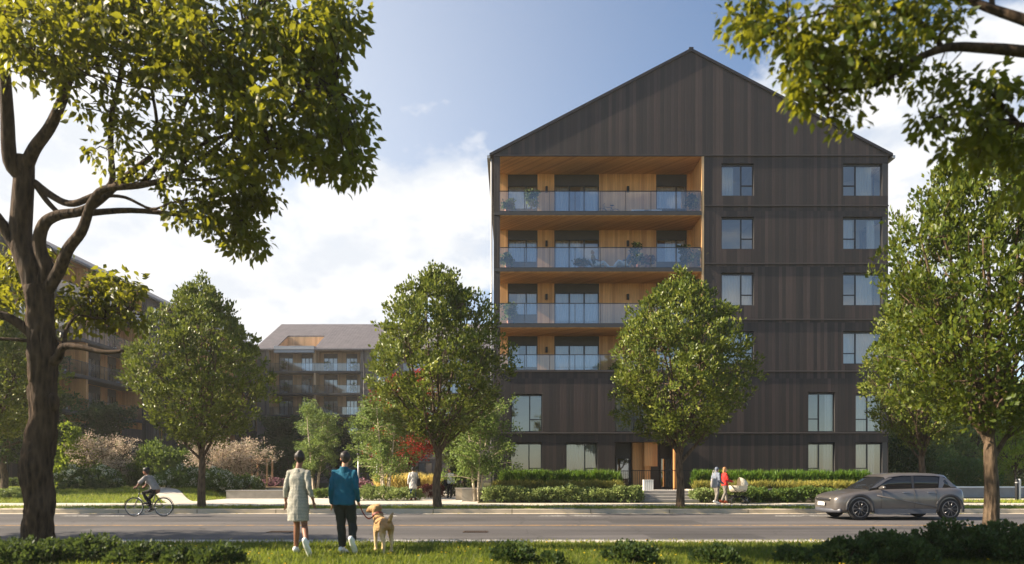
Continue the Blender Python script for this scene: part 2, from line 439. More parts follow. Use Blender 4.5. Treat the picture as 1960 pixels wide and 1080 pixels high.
leafmat('leaf_red', [G(150, 36, 30), G(172, 52, 40), G(120, 34, 28), G(96, 82, 40), G(160, 60, 44)], (.5, .06, .03, 1), .3)
leafmat('leaf_dark', [G(42, 56, 34), G(52, 68, 38), G(60, 76, 42), G(46, 62, 36)], (.25, .34, .06, 1), .2, .5)
leafmat('leaf_mid', [G(66, 88, 44), G(80, 102, 50), G(92, 112, 56), G(74, 94, 46)], (.35, .45, .08, 1), .28, .45)
leafmat('leaf_lime', [G(104, 128, 40), G(122, 142, 46), G(136, 152, 54)], (.5, .58, .06, 1), .35)
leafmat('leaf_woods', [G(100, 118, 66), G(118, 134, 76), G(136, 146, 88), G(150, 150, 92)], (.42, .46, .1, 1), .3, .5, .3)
leafmat('leaf_shrub', [G(112, 128, 74), G(128, 142, 88), G(96, 114, 64), G(142, 152, 104)], (.4, .46, .14, 1), .25)
leafmat('leaf_hedge', [G(70, 100, 36), G(86, 116, 42), G(98, 128, 50), G(60, 88, 32)], (.36, .5, .06, 1), .3, .45, 1)
leafmat('leaf_ochre', [G(150, 142, 74), G(168, 156, 84), G(132, 130, 66), G(118, 122, 60)], (.5, .46, .12, 1), .28)
leafmat('grass_straw', [G(214, 192, 118), G(226, 206, 134), G(196, 176, 102)], (.7, .6, .25, 1), .3)
leafmat('leaf_blush', [G(204, 186, 176), G(214, 198, 190), G(186, 166, 156), G(136, 138, 104)], (.6, .45, .35, 1), .3, .6)
leafmat('petal_white', [G(236, 234, 224), G(222, 222, 206), G(240, 238, 232)], (.7, .7, .6, 1), .25, .6)
leafmat('petal_mauve', [G(150, 104, 124), G(164, 120, 136), G(120, 84, 100), G(92, 100, 62)], (.5, .28, .36, 1), .25, .6)
leafmat('leaf_plum', [G(84, 44, 46), G(100, 54, 52), G(70, 40, 42)], (.3, .08, .08, 1), .2)
leafmat('grass_blade', [G(62, 78, 28), G(78, 92, 34), G(98, 106, 42), G(118, 112, 50), G(54, 70, 26)], (.45, .55, .06, 1), .32, .5, .35)
leafmat('grass_far', [G(104, 126, 40), G(124, 142, 48), G(146, 152, 62), G(156, 150, 78)], (.45, .52, .08, 1), .3, .5, .35)
leafmat('petal_yellow', [G(226, 190, 40), G(236, 204, 60)], (.8, .6, .05, 1), .2)
for nm, c in (('skin_brown', G(126, 84, 62)), ('skin_tan', G(184, 134, 104)), ('skin_light', G(206, 160, 132))):
    plain(nm, c, .55, 0, .08, 8)
plain('hair_dark', G(38, 28, 24), .5, 0, .3, 30, .5, 90, stretch=(1, 1, .3)); plain('hair_blond', G(150, 110, 66), .5, 0, .25, 30, .4, 90)
plain('hair_black', G(22, 20, 20), .55, 0, .25, 30, .4, 80)
cloth('dress_stripe', G(176, 170, 156), (G(92, 96, 94), 42))
cloth('jacket_teal', G(24, 84, 106)); cloth('trousers_olive', G(44, 46, 40)); cloth('shirt_grey', G(146, 142, 138)); cloth('black_cloth', G(28, 28, 30))
cloth('coat_white', G(190, 186, 184)); cloth('jeans_blue', G(52, 78, 118)); cloth('shirt_pale', G(200, 200, 198)); cloth('hoodie_grey', G(112, 120, 136)); cloth('red_jacket', G(206, 54, 50))
cloth('trousers_grey', G(120, 114, 108)); cloth('canvas_cream', G(222, 210, 188)); cloth('boot_brown', G(128, 62, 40)); cloth('bag_black', G(34, 34, 40)); cloth('bag_grey', G(168, 162, 160)); cloth('green_top', G(70, 82, 70))
cloth('white_cloth', G(232, 230, 226))
plain('sole_white', G(226, 224, 218), .6, 0, .05, 8)
plain('leash_leather', G(120, 46, 32), .6, 0, .1, 8)
def mk_fur():
    t = NT('fur_golden'); v = t.obj()
    col = t.ramp(t.noise(5, 5, v), [(.3, lin(140, 102, 66)), (.7, lin(186, 152, 108))])
    sx = t.n('ShaderNodeSeparateXYZ'); t.l(v, sx.inputs[0])
    legs = t.ramp(sx.outputs[2], [(.18, (1, 1, 1, 1)), (.5, (0, 0, 0, 1))])
    col = t.mix(t.math('MULTIPLY', legs, .6), col, lin(232, 206, 158))
    t.done(t.bsdf(col, .85, 0, t.noise(60, 4, t.obj((1, 1, .35))), .8, .02, .2), 'fur_golden')
mk_fur()
plain('nose_black', G(24, 22, 22), .4)
plain('tyre', G(30, 30, 31), .85, 0, .15, 10); plain('alloy', G(120, 118, 118), .3, .85, .08, 6)
def mk_paint():
    t = NT('car_paint'); v = t.obj()
    col = t.ramp(t.noise(2, 4, v), [(.3, lin(98, 93, 91)), (.7, lin(106, 101, 98))])
    t.done(t.bsdf(col, .34, .45, None, coat=.6), 'car_paint')
mk_paint()
plain('car_trim', G(40, 40, 44), .5, 0, .08, 6); plain('car_cladding', G(84, 86, 94), .45, .3, .06, 6)
def mk_cg():
    t = NT('car_glass'); t.done(t.bsdf((.012, .013, .015, 1), .04, 0, None, spec=.6), 'car_glass')
mk_cg()
plain('lamp_lens', G(236, 228, 206), .15, 0, .03, 6, coat=.6); plain('tail_red', G(130, 20, 20), .2, 0, .05, 6, coat=.5)
plain('plate', G(222, 222, 220), .4, 0, .03, 6)
plain('chrome', G(200, 200, 202), .2, 1, .03, 6); plain('bike_frame', G(60, 62, 66), .4, .4, .05, 6)
# ------------------------------------------------------------------ building kit (local axes: x along the front, y inward, z up)
def wall_cells(mb, u0, u1, z0, z1, holes, f, reveal=.22, m=0, rm=1):
    """A wall front with openings; f(u, depth, z) gives the point. Holes: (u0, u1, z0, z1[, reveal])."""
    us = sorted({u0, u1, *[min(max(h[i], u0), u1) for h in holes for i in (0, 1)]})
    zs = sorted({z0, z1, *[min(max(h[i], z0), z1) for h in holes for i in (2, 3)]})
    for a, b in zip(us, us[1:]):
        for c, d in zip(zs, zs[1:]):
            mu, mz = (a + b) / 2, (c + d) / 2
            if any(h[0] < mu < h[1] and h[2] < mz < h[3] for h in holes): continue
            mb.quad(f(a, 0, c), f(b, 0, c), f(b, 0, d), f(a, 0, d), m=m)
    for h in holes:
        a, b, c, d = h[:4]; r = h[4] if len(h) > 4 else reveal
        if r <= 0: continue
        mb.quad(f(a, 0, c), f(a, r, c), f(a, r, d), f(a, 0, d), m=rm)
        if b < u1 - .01: mb.quad(f(b, 0, c), f(b, 0, d), f(b, r, d), f(b, r, c), m=rm)
        mb.quad(f(a, 0, d), f(a, r, d), f(b, r, d), f(b, 0, d), m=rm)
        mb.quad(f(a, 0, c), f(b, 0, c), f(b, r, c), f(a, r, c), m=rm)
FRONT = lambda u, d, z: (u, d, z)

def curtain_mesh(u0, u1, z0, z1, y, amp=.035, wave=.16):
    mb = MB(); n = max(8, int((u1 - u0) / .035)); vs = []
    for i in range(n + 1):
        u = u0 + (u1 - u0) * i / n; dy = amp * math.sin(2 * PI * u / wave + .6 * math.sin(u * 5))
        vs += [(u, y + dy, z0), (u, y + dy * 1.1, z1)]
    mb.add(vs, [(2 * i, 2 * i + 2, 2 * i + 3, 2 * i + 1) for i in range(n)], 0, True)
    return mb
def window(parent, u0, u1, z0, z1, y=.16, vbars=(), hbars=(), curtains=(), room=1.8, blind=None, fr=.05, name='window', light=False, open_right=False, glassmat='window_glass'):
    """hbars: (ua, ub, z). curtains: (ua, ub). The frame is the part; pane, curtain and room lining are its sub-parts."""
    mb = MB(); d = .07
    mb.box(u0, u1, y, y + d, z1 - fr, z1); mb.box(u0, u1, y, y + d, z0, z0 + fr)
    mb.box(u0, u0 + fr, y, y + d, z0 + fr, z1 - fr); mb.box(u1 - fr, u1, y, y + d, z0 + fr, z1 - fr)
    for b in vbars: mb.box(b - fr * .6, b + fr * .6, y - .003, y + d - .003, z0 + fr, z1 - fr)
    for a, b, z in hbars: mb.box(a + .001, b - .001, y - .006, y + d - .006, z - fr * .5, z + fr * .5)
    w = mb.build(name, 'dark_frame', parent)
    g = MB(); g.quad((u0 + .02, y + .035, z0 + .02), (u1 - .02, y + .035, z0 + .02), (u1 - .02, y + .035, z1 - .02), (u0 + .02, y + .035, z1 - .02))
    g.build('pane', glassmat, w)
    for a, b in curtains: curtain_mesh(a, b, z0 + .02, z1 - .03, y + .22).build('curtain', 'curtain_cloth', w)
    if blind:
        bm = MB(); bm.box(blind[0], blind[1], y + .12, y + .13, blind[2], z1 - .03); bm.build('roller_blind', 'curtain_cloth', w)
    if room:
        r = MB(); a, b, c, e = u0 - .25, u1 + .25, z0 - .12, z1 + .1; y0 = y + .075; y1 = y + room
        if open_right: b = u1 - .02
        r.quad((a, y1, c), (b, y1, c), (b, y1, e), (a, y1, e)); r.quad((a, y0, c), (a, y1, c), (a, y1, e), (a, y0, e))
        if not open_right: r.quad((b, y0, c), (b, y0, e), (b, y1, e), (b, y1, c))
        r.quad((a, y0, e), (a, y1, e), (b, y1, e), (b, y0, e)); r.quad((a, y0, c), (b, y0, c), (b, y1, c), (a, y1, c), m=1)
        r.build('room_lining', ['room_paint', 'room_floor'], w)
    return w
def balustrade(parent, u0, u1, z, y, h=1.12, step=1.42, ends=True, depth=0.0):
    mb = MB(); n = max(1, round((u1 - u0) / step)); s = (u1 - u0) / n
    mb.box(u0, u1, y - .02, y + .02, z + h, z + h + .035)
    mb.box(u0, u1, y - .022, y + .022, z - .02, z + .05)
    for i in range(n + 1):
        u = min(max(u0 + i * s, u0 + .015), u1 - .015); mb.box(u - .014, u + .014, y - .018, y + .012, z + .05, z + h)
    r = mb.build('balustrade', 'dark_frame', parent)
    g = MB(); g.quad((u0 + .02, y + .016, z + .06), (u1 - .02, y + .016, z + .06), (u1 - .02, y + .016, z + h - .005), (u0 + .02, y + .016, z + h - .005))
    g.build('glass_panel', 'rail_glass', r)
    return r
def wall_lamp(parent, u, z, y):
    mb = MB(); mb.box(u - .065, u + .065, y - .13, y - .004, z - .02, z + .3); mb.box(u - .045, u + .045, y - .17, y - .13, z - .015, z + .07)
    w = mb.build('wall_lamp', 'iron', parent); return w

def gable_roof(parent, W_, ridge_z, eave_z, y0, y1, over=.25, th=.18, hole=None):
    mid = W_ / 2; sl = (ridge_z - eave_z) / mid
    mb = MB()
    for s in (-1, 1):
        e = -over if s < 0 else W_ + over; ez = eave_z - over * sl
        mb.prism([(e, y0, ez), (mid, y0, ridge_z), (mid, y0, ridge_z + th), (e, y0, ez + th)], (0, y1 - y0, 0))
    return mb.build('roof', 'seamed_roof', parent)

# ------------------------------------------------------------------ the main apartment building
FY = 37.0
S = FPX / FY
U = lambda px: (px - 945) / S
Z = lambda py: EYE + (HOR - py) / S
MX0 = (945 - 980) / S
main = empty('apartment_building', (MX0, FY, 0), 0, 'tall dark timber clad apartment building with a steep gable and stacked orange balconies', 'apartment building')
WD = U(1700)
EAVE = Z(296); PEAK = Z(99)
LV = [0.55, Z(829) - .08, 6.60, 9.66, 12.71, 15.79]
RB = 2.15                                    # depth of the balcony recess
recess = (U(957), U(1343), Z(711), Z(300))
holes = [recess + (0,)]
wins = []                                    # u0,u1,z0,z1,kind
for r_, (a, b) in enumerate(((313, 375), (415, 477), (522, 585), (634, 697))):
    wins.append((U(1381), U(1443), Z(b), Z(a), 'A', r_)); wins.append((U(1614), U(1699.6), Z(b), Z(a), 'C', r_))
wins += [(U(978), U(1038), Z(827), Z(754), 'D', 4), (U(1177), U(1237), Z(827), Z(754), 'D', 5), (U(1547), U(1598), Z(827), Z(751), 'E', 6), (U(1638), U(1699.6), Z(827), Z(753), 'C', 7),
         (U(976), U(1037), Z(921), Z(847), 'D', 8), (U(1083), U(1144), Z(921), Z(847), 'D', 9), (U(1547), U(1598), Z(921), Z(847), 'E', 10), (U(1638), U(1699.6), Z(921), Z(847), 'C', 11)]
porch = (U(1177), U(1291), LV[0] - .1, Z(846))
mb = MB()
wall_cells(mb, 0, WD, 0, EAVE, holes + [w[:4] for w in wins] + [porch + (1.2,)], FRONT, .17)
# gable triangle, right-hand and rear walls
mb.add([(0, 0, EAVE), (WD, 0, EAVE), (WD / 2, 0, PEAK)], [(0, 1, 2)])
LEN = 46.0
sideholes = [(0.25, 2.3, w[2], w[3]) for w in wins if w[4] == 'C'] + [(y, y + 1.9, LV[i] + .8, LV[i] + 2.5) for i in range(1, 6) for y in (7, 13, 19, 25, 31, 37)]
SIDE = lambda u, d, z: (WD - d, u, z)
wall_cells(mb, 0, LEN, 0, EAVE, sideholes, SIDE, .17)
LEFT = lambda u, d, z: (d, u, z)
lefthole = (0.30, RB, Z(711), Z(300), 0)
lwin = [(y, y + 1.9, LV[i] + .8, LV[i] + 2.5) for i in range(1, 6) for y in (7, 13, 19, 25, 31, 37)] + [(.5, 2.2, w[2], w[3]) for w in wins if w[5] in (4, 8)]
wall_cells(mb, 0, LEN, 0, EAVE, [lefthole] + lwin, LEFT, .17)
mb.quad((0, LEN, 0), (WD, LEN, 0), (WD, LEN, EAVE), (0, LEN, EAVE)); mb.add([(0, LEN, EAVE), (WD, LEN, EAVE), (WD / 2, LEN, PEAK)], [(0, 1, 2)])
mb.build('wall', ['dark_cladding', 'dark_panel'], main)
gable_roof(main, WD, PEAK + .02, EAVE + .02, -.02, LEN + .1, .22, .12)
for sg in (-1, 1):
    e = -.23 if sg < 0 else WD + .23; ez = EAVE - .22 * (PEAK - EAVE) / (WD / 2); mb = MB()
    mb.prism([(e, -.075, ez), (WD / 2, -.075, PEAK), (WD / 2, -.075, PEAK + .16), (e, -.075, ez + .16)], (0, .052, 0)); mb.build('verge_trim', 'flashing', main)
mb = MB(); mb.box(WD / 2 - .12, WD / 2 + .12, -.09, LEN, PEAK + .1, PEAK + .2); mb.build('ridge_cap', 'dark_frame', main)
for sd in (0, 1):
    mb = MB(); u = -.36 if sd == 0 else WD + .2
    mb.box(u, u + .16, -.06, LEN, EAVE - .22, EAVE - .06); mb.build('gutter', 'pale_metal', main)
mb = MB(); mb.chain([(-.13, .12, EAVE - .2), (-.13, .12, .2)], [.05, .05], 8); mb.build('downpipe', 'pale_metal', main)
mb = MB(); mb.chain([(-.13, .28, EAVE - .2), (-.13, .28, .2)], [.04, .04], 8); mb.build('downpipe', 'dark_frame', main)
# flashings between the storeys
for py, a, b in ((298, 945, 1700.5), (394, 1349, 1700.5), (505, 1349, 1700.5), (612, 1349, 1700.5), (711, 945, 1700.5), (829, 945, 1700.5)):
    z = Z(py); mb = MB(); mb.prism([(U(a), -.002, z - .035), (U(a), -.07, z - .05), (U(a), -.07, z - .01), (U(a), -.002, z + .04)], (U(b) - U(a), 0, 0)); mb.build('flashing', 'flashing', main)
# the timber lined recess: cheek, rear wall, ceiling
mb = MB(); u0, u1, zz0, zz1 = recess
mb.quad((u1, 0, zz0), (u1, 0, zz1), (u1, RB, zz1), (u1, RB, zz0)); mb.box(u1, u1 + .12, -.03, -.001, zz0, zz1, 1)
mb.quad((0.001, RB + .001, zz0), (0.001, RB + .001, zz1), (u0, RB + .001, zz1), (u0, RB + .001, zz0))
mb.quad((0.002, 0.001, zz1), (0.002, RB, zz1), (u1, RB, zz1), (u1, 0.001, zz1))
mb.build('recess_lining', ['warm_timber', 'pale_timber'], main)
mb = MB(); mb.box(.03, .2, .06, .26, zz0, zz1 - .01); mb.build('corner_post', 'pale_metal', main)
S2 = FPX / (FY + RB); U2 = lambda px: (px - 980) / S2 - MX0
bw = [(U2(972), U2(1029)), (U2(1061), U2(1147)), (U2(1256), U2(1315))]
holes = []
for i in range(2, 6):
    top = LV[i + 1] - .2 if i < 5 else recess[3]
    for k, (a, b) in enumerate(bw): holes.append((a, b, LV[i] + .02, top - .012))
mb = MB(); wall_cells(mb, 0.0, u1, LV[2] - .2, recess[3], holes, lambda u, d, z: (u, RB + d, z), .12, 0, 0)
mb.build('recess_wall', ['warm_timber'], main)
cur = [[(0, 1)], [(0, .35), (.6, 1)], [(0, 1)], [(0, .6)], [(.3, 1)]]
for i in range(2, 6):
    top = LV[i + 1] - .2 if i < 5 else recess[3]
    hd = top - (.5 if i < 5 else .62)
    for k, (a, b) in enumerate(bw):
        zf = LV[i] + .03
        y = RB + .06
        mb = MB(); mb.box(a + .002, b - .002, y - .015, y + .04, hd, top - .014); mb.build('header_panel', 'dark_panel', main)
        w_ = b - a
        cs = [(a + .06 + p * (w_ - .12), a + .06 + q * (w_ - .12)) for p, q in cur[(i * 3 + k) % 5]]
        if k == 1:
            window(main, a + .003, b - .003, zf, hd - .002, y, (a + w_ * .335, a + w_ * .667), (), cs, 2.2, None, .07, 'balcony_door')
        else:
            sill = LV[i] + 1.0
            mb = MB(); mb.box(a + .002, b - .002, y - .01, y + .04, zf, sill - .002); mb.build('sill_panel', 'dark_panel', main)
            window(main, a + .003, b - .003, sill, hd - .002, y, (a + w_ * (.62 if k == 0 else .66),), (), cs, 2.2, None, .06)
    for u in (U2(1046), U2(1201.5)): wall_lamp(main, u, top - .95 if i < 5 else top - 1.05, RB)
    if i > 2:
        mb = MB(); mb.box(0.02, u1 - .004, -.05, RB - .002, LV[i] - .17, LV[i], 0)
        sl = mb.build('balcony_slab', ['slab_edge'], main)
        mb = MB(); mb.box(.06, u1 - .01, .0, RB - .004, LV[i] - .21, LV[i] - .171); mb.build('soffit', 'warm_timber', sl)
        balustrade(main, .3, u1 - .02, LV[i], -.02)
    else:
        mb = MB(); mb.box(0.02, u1 - .004, .02, RB - .002, LV[i] - .17, LV[i], 0); mb.build('balcony_slab', ['slab_edge'], main)
        balustrade(main, .3, u1 - .02, Z(711) + .04, .06, .86)
# windows of the flat dark wall
for w in wins:
    a, b, c, d, kind, idx = w; w_ = b - a; h = d - c
    if kind == 'A':
        v = a + w_ * .62; cs = [[(a + .05, a + w_ * .42)], [], [(a + .05, b - .05)], [(a + .05, b - .05)]][idx]
        window(main, a + .002, b - .002, c, d - .06, .1, (v,), ((v, b, c + h * .33),), cs, 2.4)
    elif kind == 'C':
        v = a + w_ * (.29 if idx < 4 else .38); b2 = b - .3
        cs = [[(v + .05, b2 - .45)], [(a + .05, v - .04), (b2 - .7, b2 - .28)], [(v + .05, b2 - .4)], [(a + .05, b2 - .3)]][idx % 4]
        window(main, a + .002, b2, c, d - .06, .1, (v,), ((a, v, c + h * .33),), cs, 2.3, open_right=True)
        mb = MB(); mb.box(b2 + .002, b - .02, .02, .24, c, d); mb.build('corner_post', 'dark_panel', main)
    elif kind == 'D':
        v = a + w_ * .6; cs = [[], [(a + .05, b - .05)], [(a + .05, a + w_ * .3), (v + .03, b - .05)], [(a + .05, a + w_ * .5), (v, b - .05)]][idx % 4]
        window(main, a + .002, b - .002, c, d - .06, .1, (v,), ((v, b, c + h * .33),), cs, 2.4)
    else:
        v = a + w_ * .42; cs = [(a + .05, v - .02), (b - .5, b - .06)] if idx > 7 else [(b - .42, b - .1)]
        window(main, a + .002, b - .002, c, d - .06, .1, (v,), ((a, v, c + h * .33),), cs, 2.4)
def side_pane(u, z0, z1, lft):
    x = .12 if lft else WD - .12; mb = MB()
    for z in (z0, z1 - .05): mb.box(x - .03, x + .03, u[0], u[1], z, z + .05)
    for y in (u[0], u[1] - .05, (u[0] + u[1]) / 2): mb.box(x - .028, x + .028, y, y + .05, z0 + .05, z1 - .05)
    w = mb.build('window', 'dark_frame', main)
    g = MB(); g.quad((x, u[0] + .02, z0 + .02), (x, u[1] - .02, z0 + .02), (x, u[1] - .02, z1 - .02), (x, u[0] + .02, z1 - .02)); g.build('pane', 'window_glass', w)
for (a, b, c, d) in sideholes[:6]: side_pane((a + .002, b - .002), c + .002, d - .002, False)
for (a, b, c, d) in lwin[-2:]: side_pane((a + .002, b - .002), c + .002, d - .002, True)
# the entrance
a, b, c, d = porch
mb = MB(); mb.quad((a, 1.2, c), (b, 1.2, c), (b, 1.2, d), (a, 1.2, d)); mb.build('porch_wall', 'dark_panel', main)
UE = lambda px: (px - 980) / (FPX / (FY + 1.15)) - MX0
for (p, q, gx) in ((1178, 1206, .08), (1262, 1287, .9)):
    x0, x1 = UE(p), UE(q); mb = MB(); mb.box(x0, x1, 1.1, 1.19, c + .12, d - .75); mb.box(x0, x1, 1.12, 1.19, d - .74, d - .05)
    dr = mb.build('entrance_door', 'dark_frame', main)
    g = MB(); g.box(x0 + .1, x1 - .1, 1.094, 1.099, c + .3, d - .9); g.build('door_glass', 'dim_glass', dr)
    h = MB(); hx = x0 + gx * (x1 - x0); h.bar((hx, 1.04, c + .9), (hx, 1.04, c + 1.9), .015); h.bar((hx, 1.04, c + 1.0), (hx, 1.1, c + 1.0), .01); h.bar((hx, 1.04, c + 1.8), (hx, 1.1, c + 1.8), .01); h.build('handle', 'pale_metal', dr)
mb = MB(); mb.box(UE(1209), UE(1234), .85, 1.19, c + .02, d - .01); mb.build('porch_panel', 'warm_timber', main)
mb = MB(); mb.box(U(1236), U(1261), .35, 1.19, c + 1.45, d - .012); mb.build('porch_panel', 'warm_timber', main)
mb = MB(); mb.box(U(1237.5), U(1249), .5, 1.19, c + .02, c + 1.448); mb.build('porch_panel', 'warm_timber', main)
mb = MB(); mb.box(U(1288), U(1295), -.32, -.004, 0.1, Z(846) + .1); mb.build('entrance_pillar', 'warm_timber', main)

# ------------------------------------------------------------------ the two wings across the garden
def wing(name, loc, rz, length, bays, label, depth=21.5, cut=None, tone='pale_timber'):
    b = empty(name, loc, rz, label, 'apartment building')
    ez = 18.9; rec = 2.0; holes = []
    for (u0, u1, k) in bays: holes.append((u0, u1, LV[2] - .9, ez - .12, 0))
    piers = []; edges = [0] + [e for u0, u1, k in bays for e in (u0, u1)] + [length]
    wn = []
    for i in range(0, len(edges), 2):
        w_ = edges[i + 1] - edges[i]
        if w_ > 3:
            n = max(1, int(w_ // 4.2)); st = w_ / n
            for j in range(n):
                for f in range(1, 6): wn.append((edges[i] + st * (j + .5) - .85, edges[i] + st * (j + .5) + .85, LV[f] + .75, LV[f] + 2.45))
    gf = [(u0 + (u1 - u0) * q - 1.0, u0 + (u1 - u0) * q + 1.0, LV[f] + .05, LV[f] + 2.4) for u0, u1, k in bays for q in (.28, .74) for f in (0, 1)]
    mb = MB(); wall_cells(mb, 0, length, 0, ez, holes + wn + gf, FRONT, .3)
    for x in (0, length):
        mb.add([(x, 0, 0), (x, depth, 0), (x, depth, ez), (x, depth / 2, ez + depth / 2 * .5226), (x, 0, ez)], [(0, 1, 2, 3, 4)])
    mb.quad((0, depth, 0), (length, depth, 0), (length, depth, ez), (0, depth, ez))
    mb.build('wall', ['hazed_taupe_cladding' if cut else 'dark_cladding', 'warm_timber'], b)
    for w in wn + gf: window(b, w[0] + .002, w[1] - .002, w[2], w[3], .14, ((w[0] + w[1]) / 2,), (), [(w[0] + .1, w[1] - .1)], 1.0, None, .07)
    mb = MB()
    for f in range(1, 6): mb.box(0, length, -.07, -.003, LV[f] - .26, LV[f] - .2)
    mb.build('flashing', 'flashing', b)
    mb = MB(); mb.box(-.1, length + .1, -.55, -.004, ez - .14, ez - .02); mb.build('eave_soffit', 'pale_metal', b)
    for bi, (u0, u1, k) in enumerate(bays):
        z0, z1 = LV[2] - .9, ez - .12
        mb = MB(); mb.quad((u0, 0, z0), (u0, rec, z0), (u0, rec, z1), (u0, 0, z1)); mb.quad((u1, 0, z0), (u1, 0, z1), (u1, rec, z1), (u1, rec, z0)); mb.quad((u0, 0, z1), (u0, rec, z1), (u1, rec, z1), (u1, 0, z1)); mb.quad((u0, 0, z0), (u1, 0, z0), (u1, rec, z0), (u0, rec, z0))
        mb.build('recess_lining', tone, b)
        nm = k; seg = (u1 - u0) / nm; hl = []
        for f in range(2, 6):
            for j in range(nm):
                a = u0 + seg * j + seg * .22; hl.append((a, a + seg * (.62 if j % 2 == 0 else .5), LV[f] + .03, LV[f] + 2.82))
        mb = MB(); wall_cells(mb, u0, u1, z0, z1, hl, lambda u, d, z: (u, rec + d, z), .1, 0, 0); mb.build('recess_wall', tone, b)
        for h in hl:
            mb = MB(); mb.box(h[0] + .002, h[1] - .002, rec + .03, rec + .08, h[3] - .62, h[3] - .002); mb.build('header_panel', 'dark_panel', b)
            window(b, h[0] + .002, h[1] - .002, h[2], h[3] - .625, rec + .05, (h[0] + (h[1] - h[0]) * .36, h[0] + (h[1] - h[0]) * .68), (), [(h[0] + .1, h[0] + (h[1] - h[0]) * .6)], 1.0, None, .07, 'balcony_door')
        mid = u0 + seg * (nm // 2)
        mb = MB(); mb.box(mid - .12, mid + .12, -.03, rec - .002, z0 + .01, z1 - .004); mb.build('party_screen', tone, b)
        for f in range(2, 6):
            mb = MB(); mb.box(u0 + .004, u1 - .004, -.12, rec - .003, LV[f] - .2, LV[f]); mb.build('balcony_slab', 'slab_edge', b)
            balustrade(b, u0 + .02, u1 - .02, LV[f], -.08, 1.1, 1.6)
    # roof
    rz_ = ez + depth / 2 * .5226; sl = .5226; th = .2
    P = lambda u, y, up=0: (u, y, ez + .03 + y * sl + up)
    mb = MB()
    pieces = [(-.2, length + .2, -.55, depth / 2)]
    if cut:
        c0, c1, cy0, cy1 = cut
        pieces = [(-.2, c0, -.55, depth / 2), (c1, length + .2, -.55, depth / 2), (c0, c1, cy1, depth / 2)]
    for (a, c, y0, y1) in pieces:
        mb.prism([P(a, y0), P(a, y1), P(a, y1, th), P(a, y0, th)], (c - a, 0, 0))
    mb.prism([(-.2, depth / 2, rz_ + .03), (-.2, depth + .5, ez - .25), (-.2, depth + .5, ez - .05), (-.2, depth / 2, rz_ + .23)], (length + .4, 0, 0))
    mb.build('roof', 'seamed_roof', b)
    if cut:
        mb = MB()
        mb.quad((c0, cy1, ez + .03), (c1, cy1, ez + .03), P(c1, cy1), P(c0, cy1)); 
        for u in (c0, c1): mb.add([(u, 0, ez + .03), (u, cy1, ez + .03), P(u, cy1)], [(0, 1, 2)])
        mb.build('roof_cut_lining', tone, b)
        mb = MB(); mb.box(c0 - .15, c1 - .02, -.4, .25, ez - .55, ez + .38); mb.build('roof_beam', 'pale_metal', b)
    for u in (edges[1] - .5, edges[2] + .5):
        mb = MB(); mb.chain([(u, -.1, ez - .2), (u, -.1, .2)], [.06, .06], 6); mb.build('downpipe', 'dark_frame', b)
    return b
wing('apartment_wing', (-35.8, 47.0, 0), R(90), 68.0, [(1.5, 18.5, 6), (24.5, 40.5, 4)], 'long shaded apartment wing seen edge on behind the old tree trunk', tone='warm_timber')
bx = lambda px: (px - 980) / (FPX / 95.0)
back = wing('apartment_wing', (-35.79, 95.0, 0), 0, 34.0, [(bx(515) + 35.79, bx(690) + 35.79, 4), (20.5, 31.5, 4)], 'hazy sunlit apartment wing with a notched seamed roof across the courtyard', cut=(bx(528) + 35.79, bx(603) + 35.79, -.6, 5.2))
# ------------------------------------------------------------------ ground, road, paths
def sheet(name, pts, z, mat, thick=None, kind='structure'):
    mb = MB()
    if thick: mb.prism([(x, y, z) for x, y in pts], (0, 0, -thick))
    else: mb.quad(*[(x, y, z) for x, y in pts])
    o = mb.build(name, mat); tag(o, kind=kind); return o
XL, XR = -140, 140
mb = MB(); mb.quad((-170, -40, -.05), (170, -40, -.05), (170, 215, -.05), (-170, 215, -.05)); tag(mb.build('ground', 'far_ground'), kind='structure')
sheet('road', [(XL, 15.1), (XR, 15.1), (XR, 25.9), (XL, 25.9)], 0.0, 'asphalt')
sheet('near_kerb', [(XL, 14.55), (XR, 14.55), (XR, 15.3), (XL, 15.3)], 0.012, 'kerb_stone', .1)
sheet('lawn', [(XL, -30), (XR, -30), (XR, 14.56), (XL, 14.56)], 0.05, 'lawn_soil')
sheet('far_kerb', [(XL, 25.8), (XR, 25.8), (XR, 26.35), (XL, 26.35)], 0.15, 'kerb_stone', .2)
sheet('far_gutter', [(XL, 25.35), (XR, 25.35), (XR, 25.81), (XL, 25.81)], 0.006, 'kerb_stone', .05)
sheet('verge', [(XL, 26.34), (XR, 26.34), (XR, 28.3), (XL, 28.3)], 0.146, 'lawn_soil')
sheet('sidewalk', [(XL, 28.2), (XR, 28.2), (XR, 31.2), (XL, 31.2)], 0.151, 'pavement')
sheet('garden_ground', [(-60, 31.1), (60, 31.1), (60, 140), (-60, 140)], 0.142, 'garden_soil')
sheet('plaza', [(-16.0, 31.19), (-1.6, 31.19), (-1.6, 40), (-2.4, 58), (-9, 60), (-11, 44), (-16.0, 36.0)], 0.1525, 'plaza_paving')
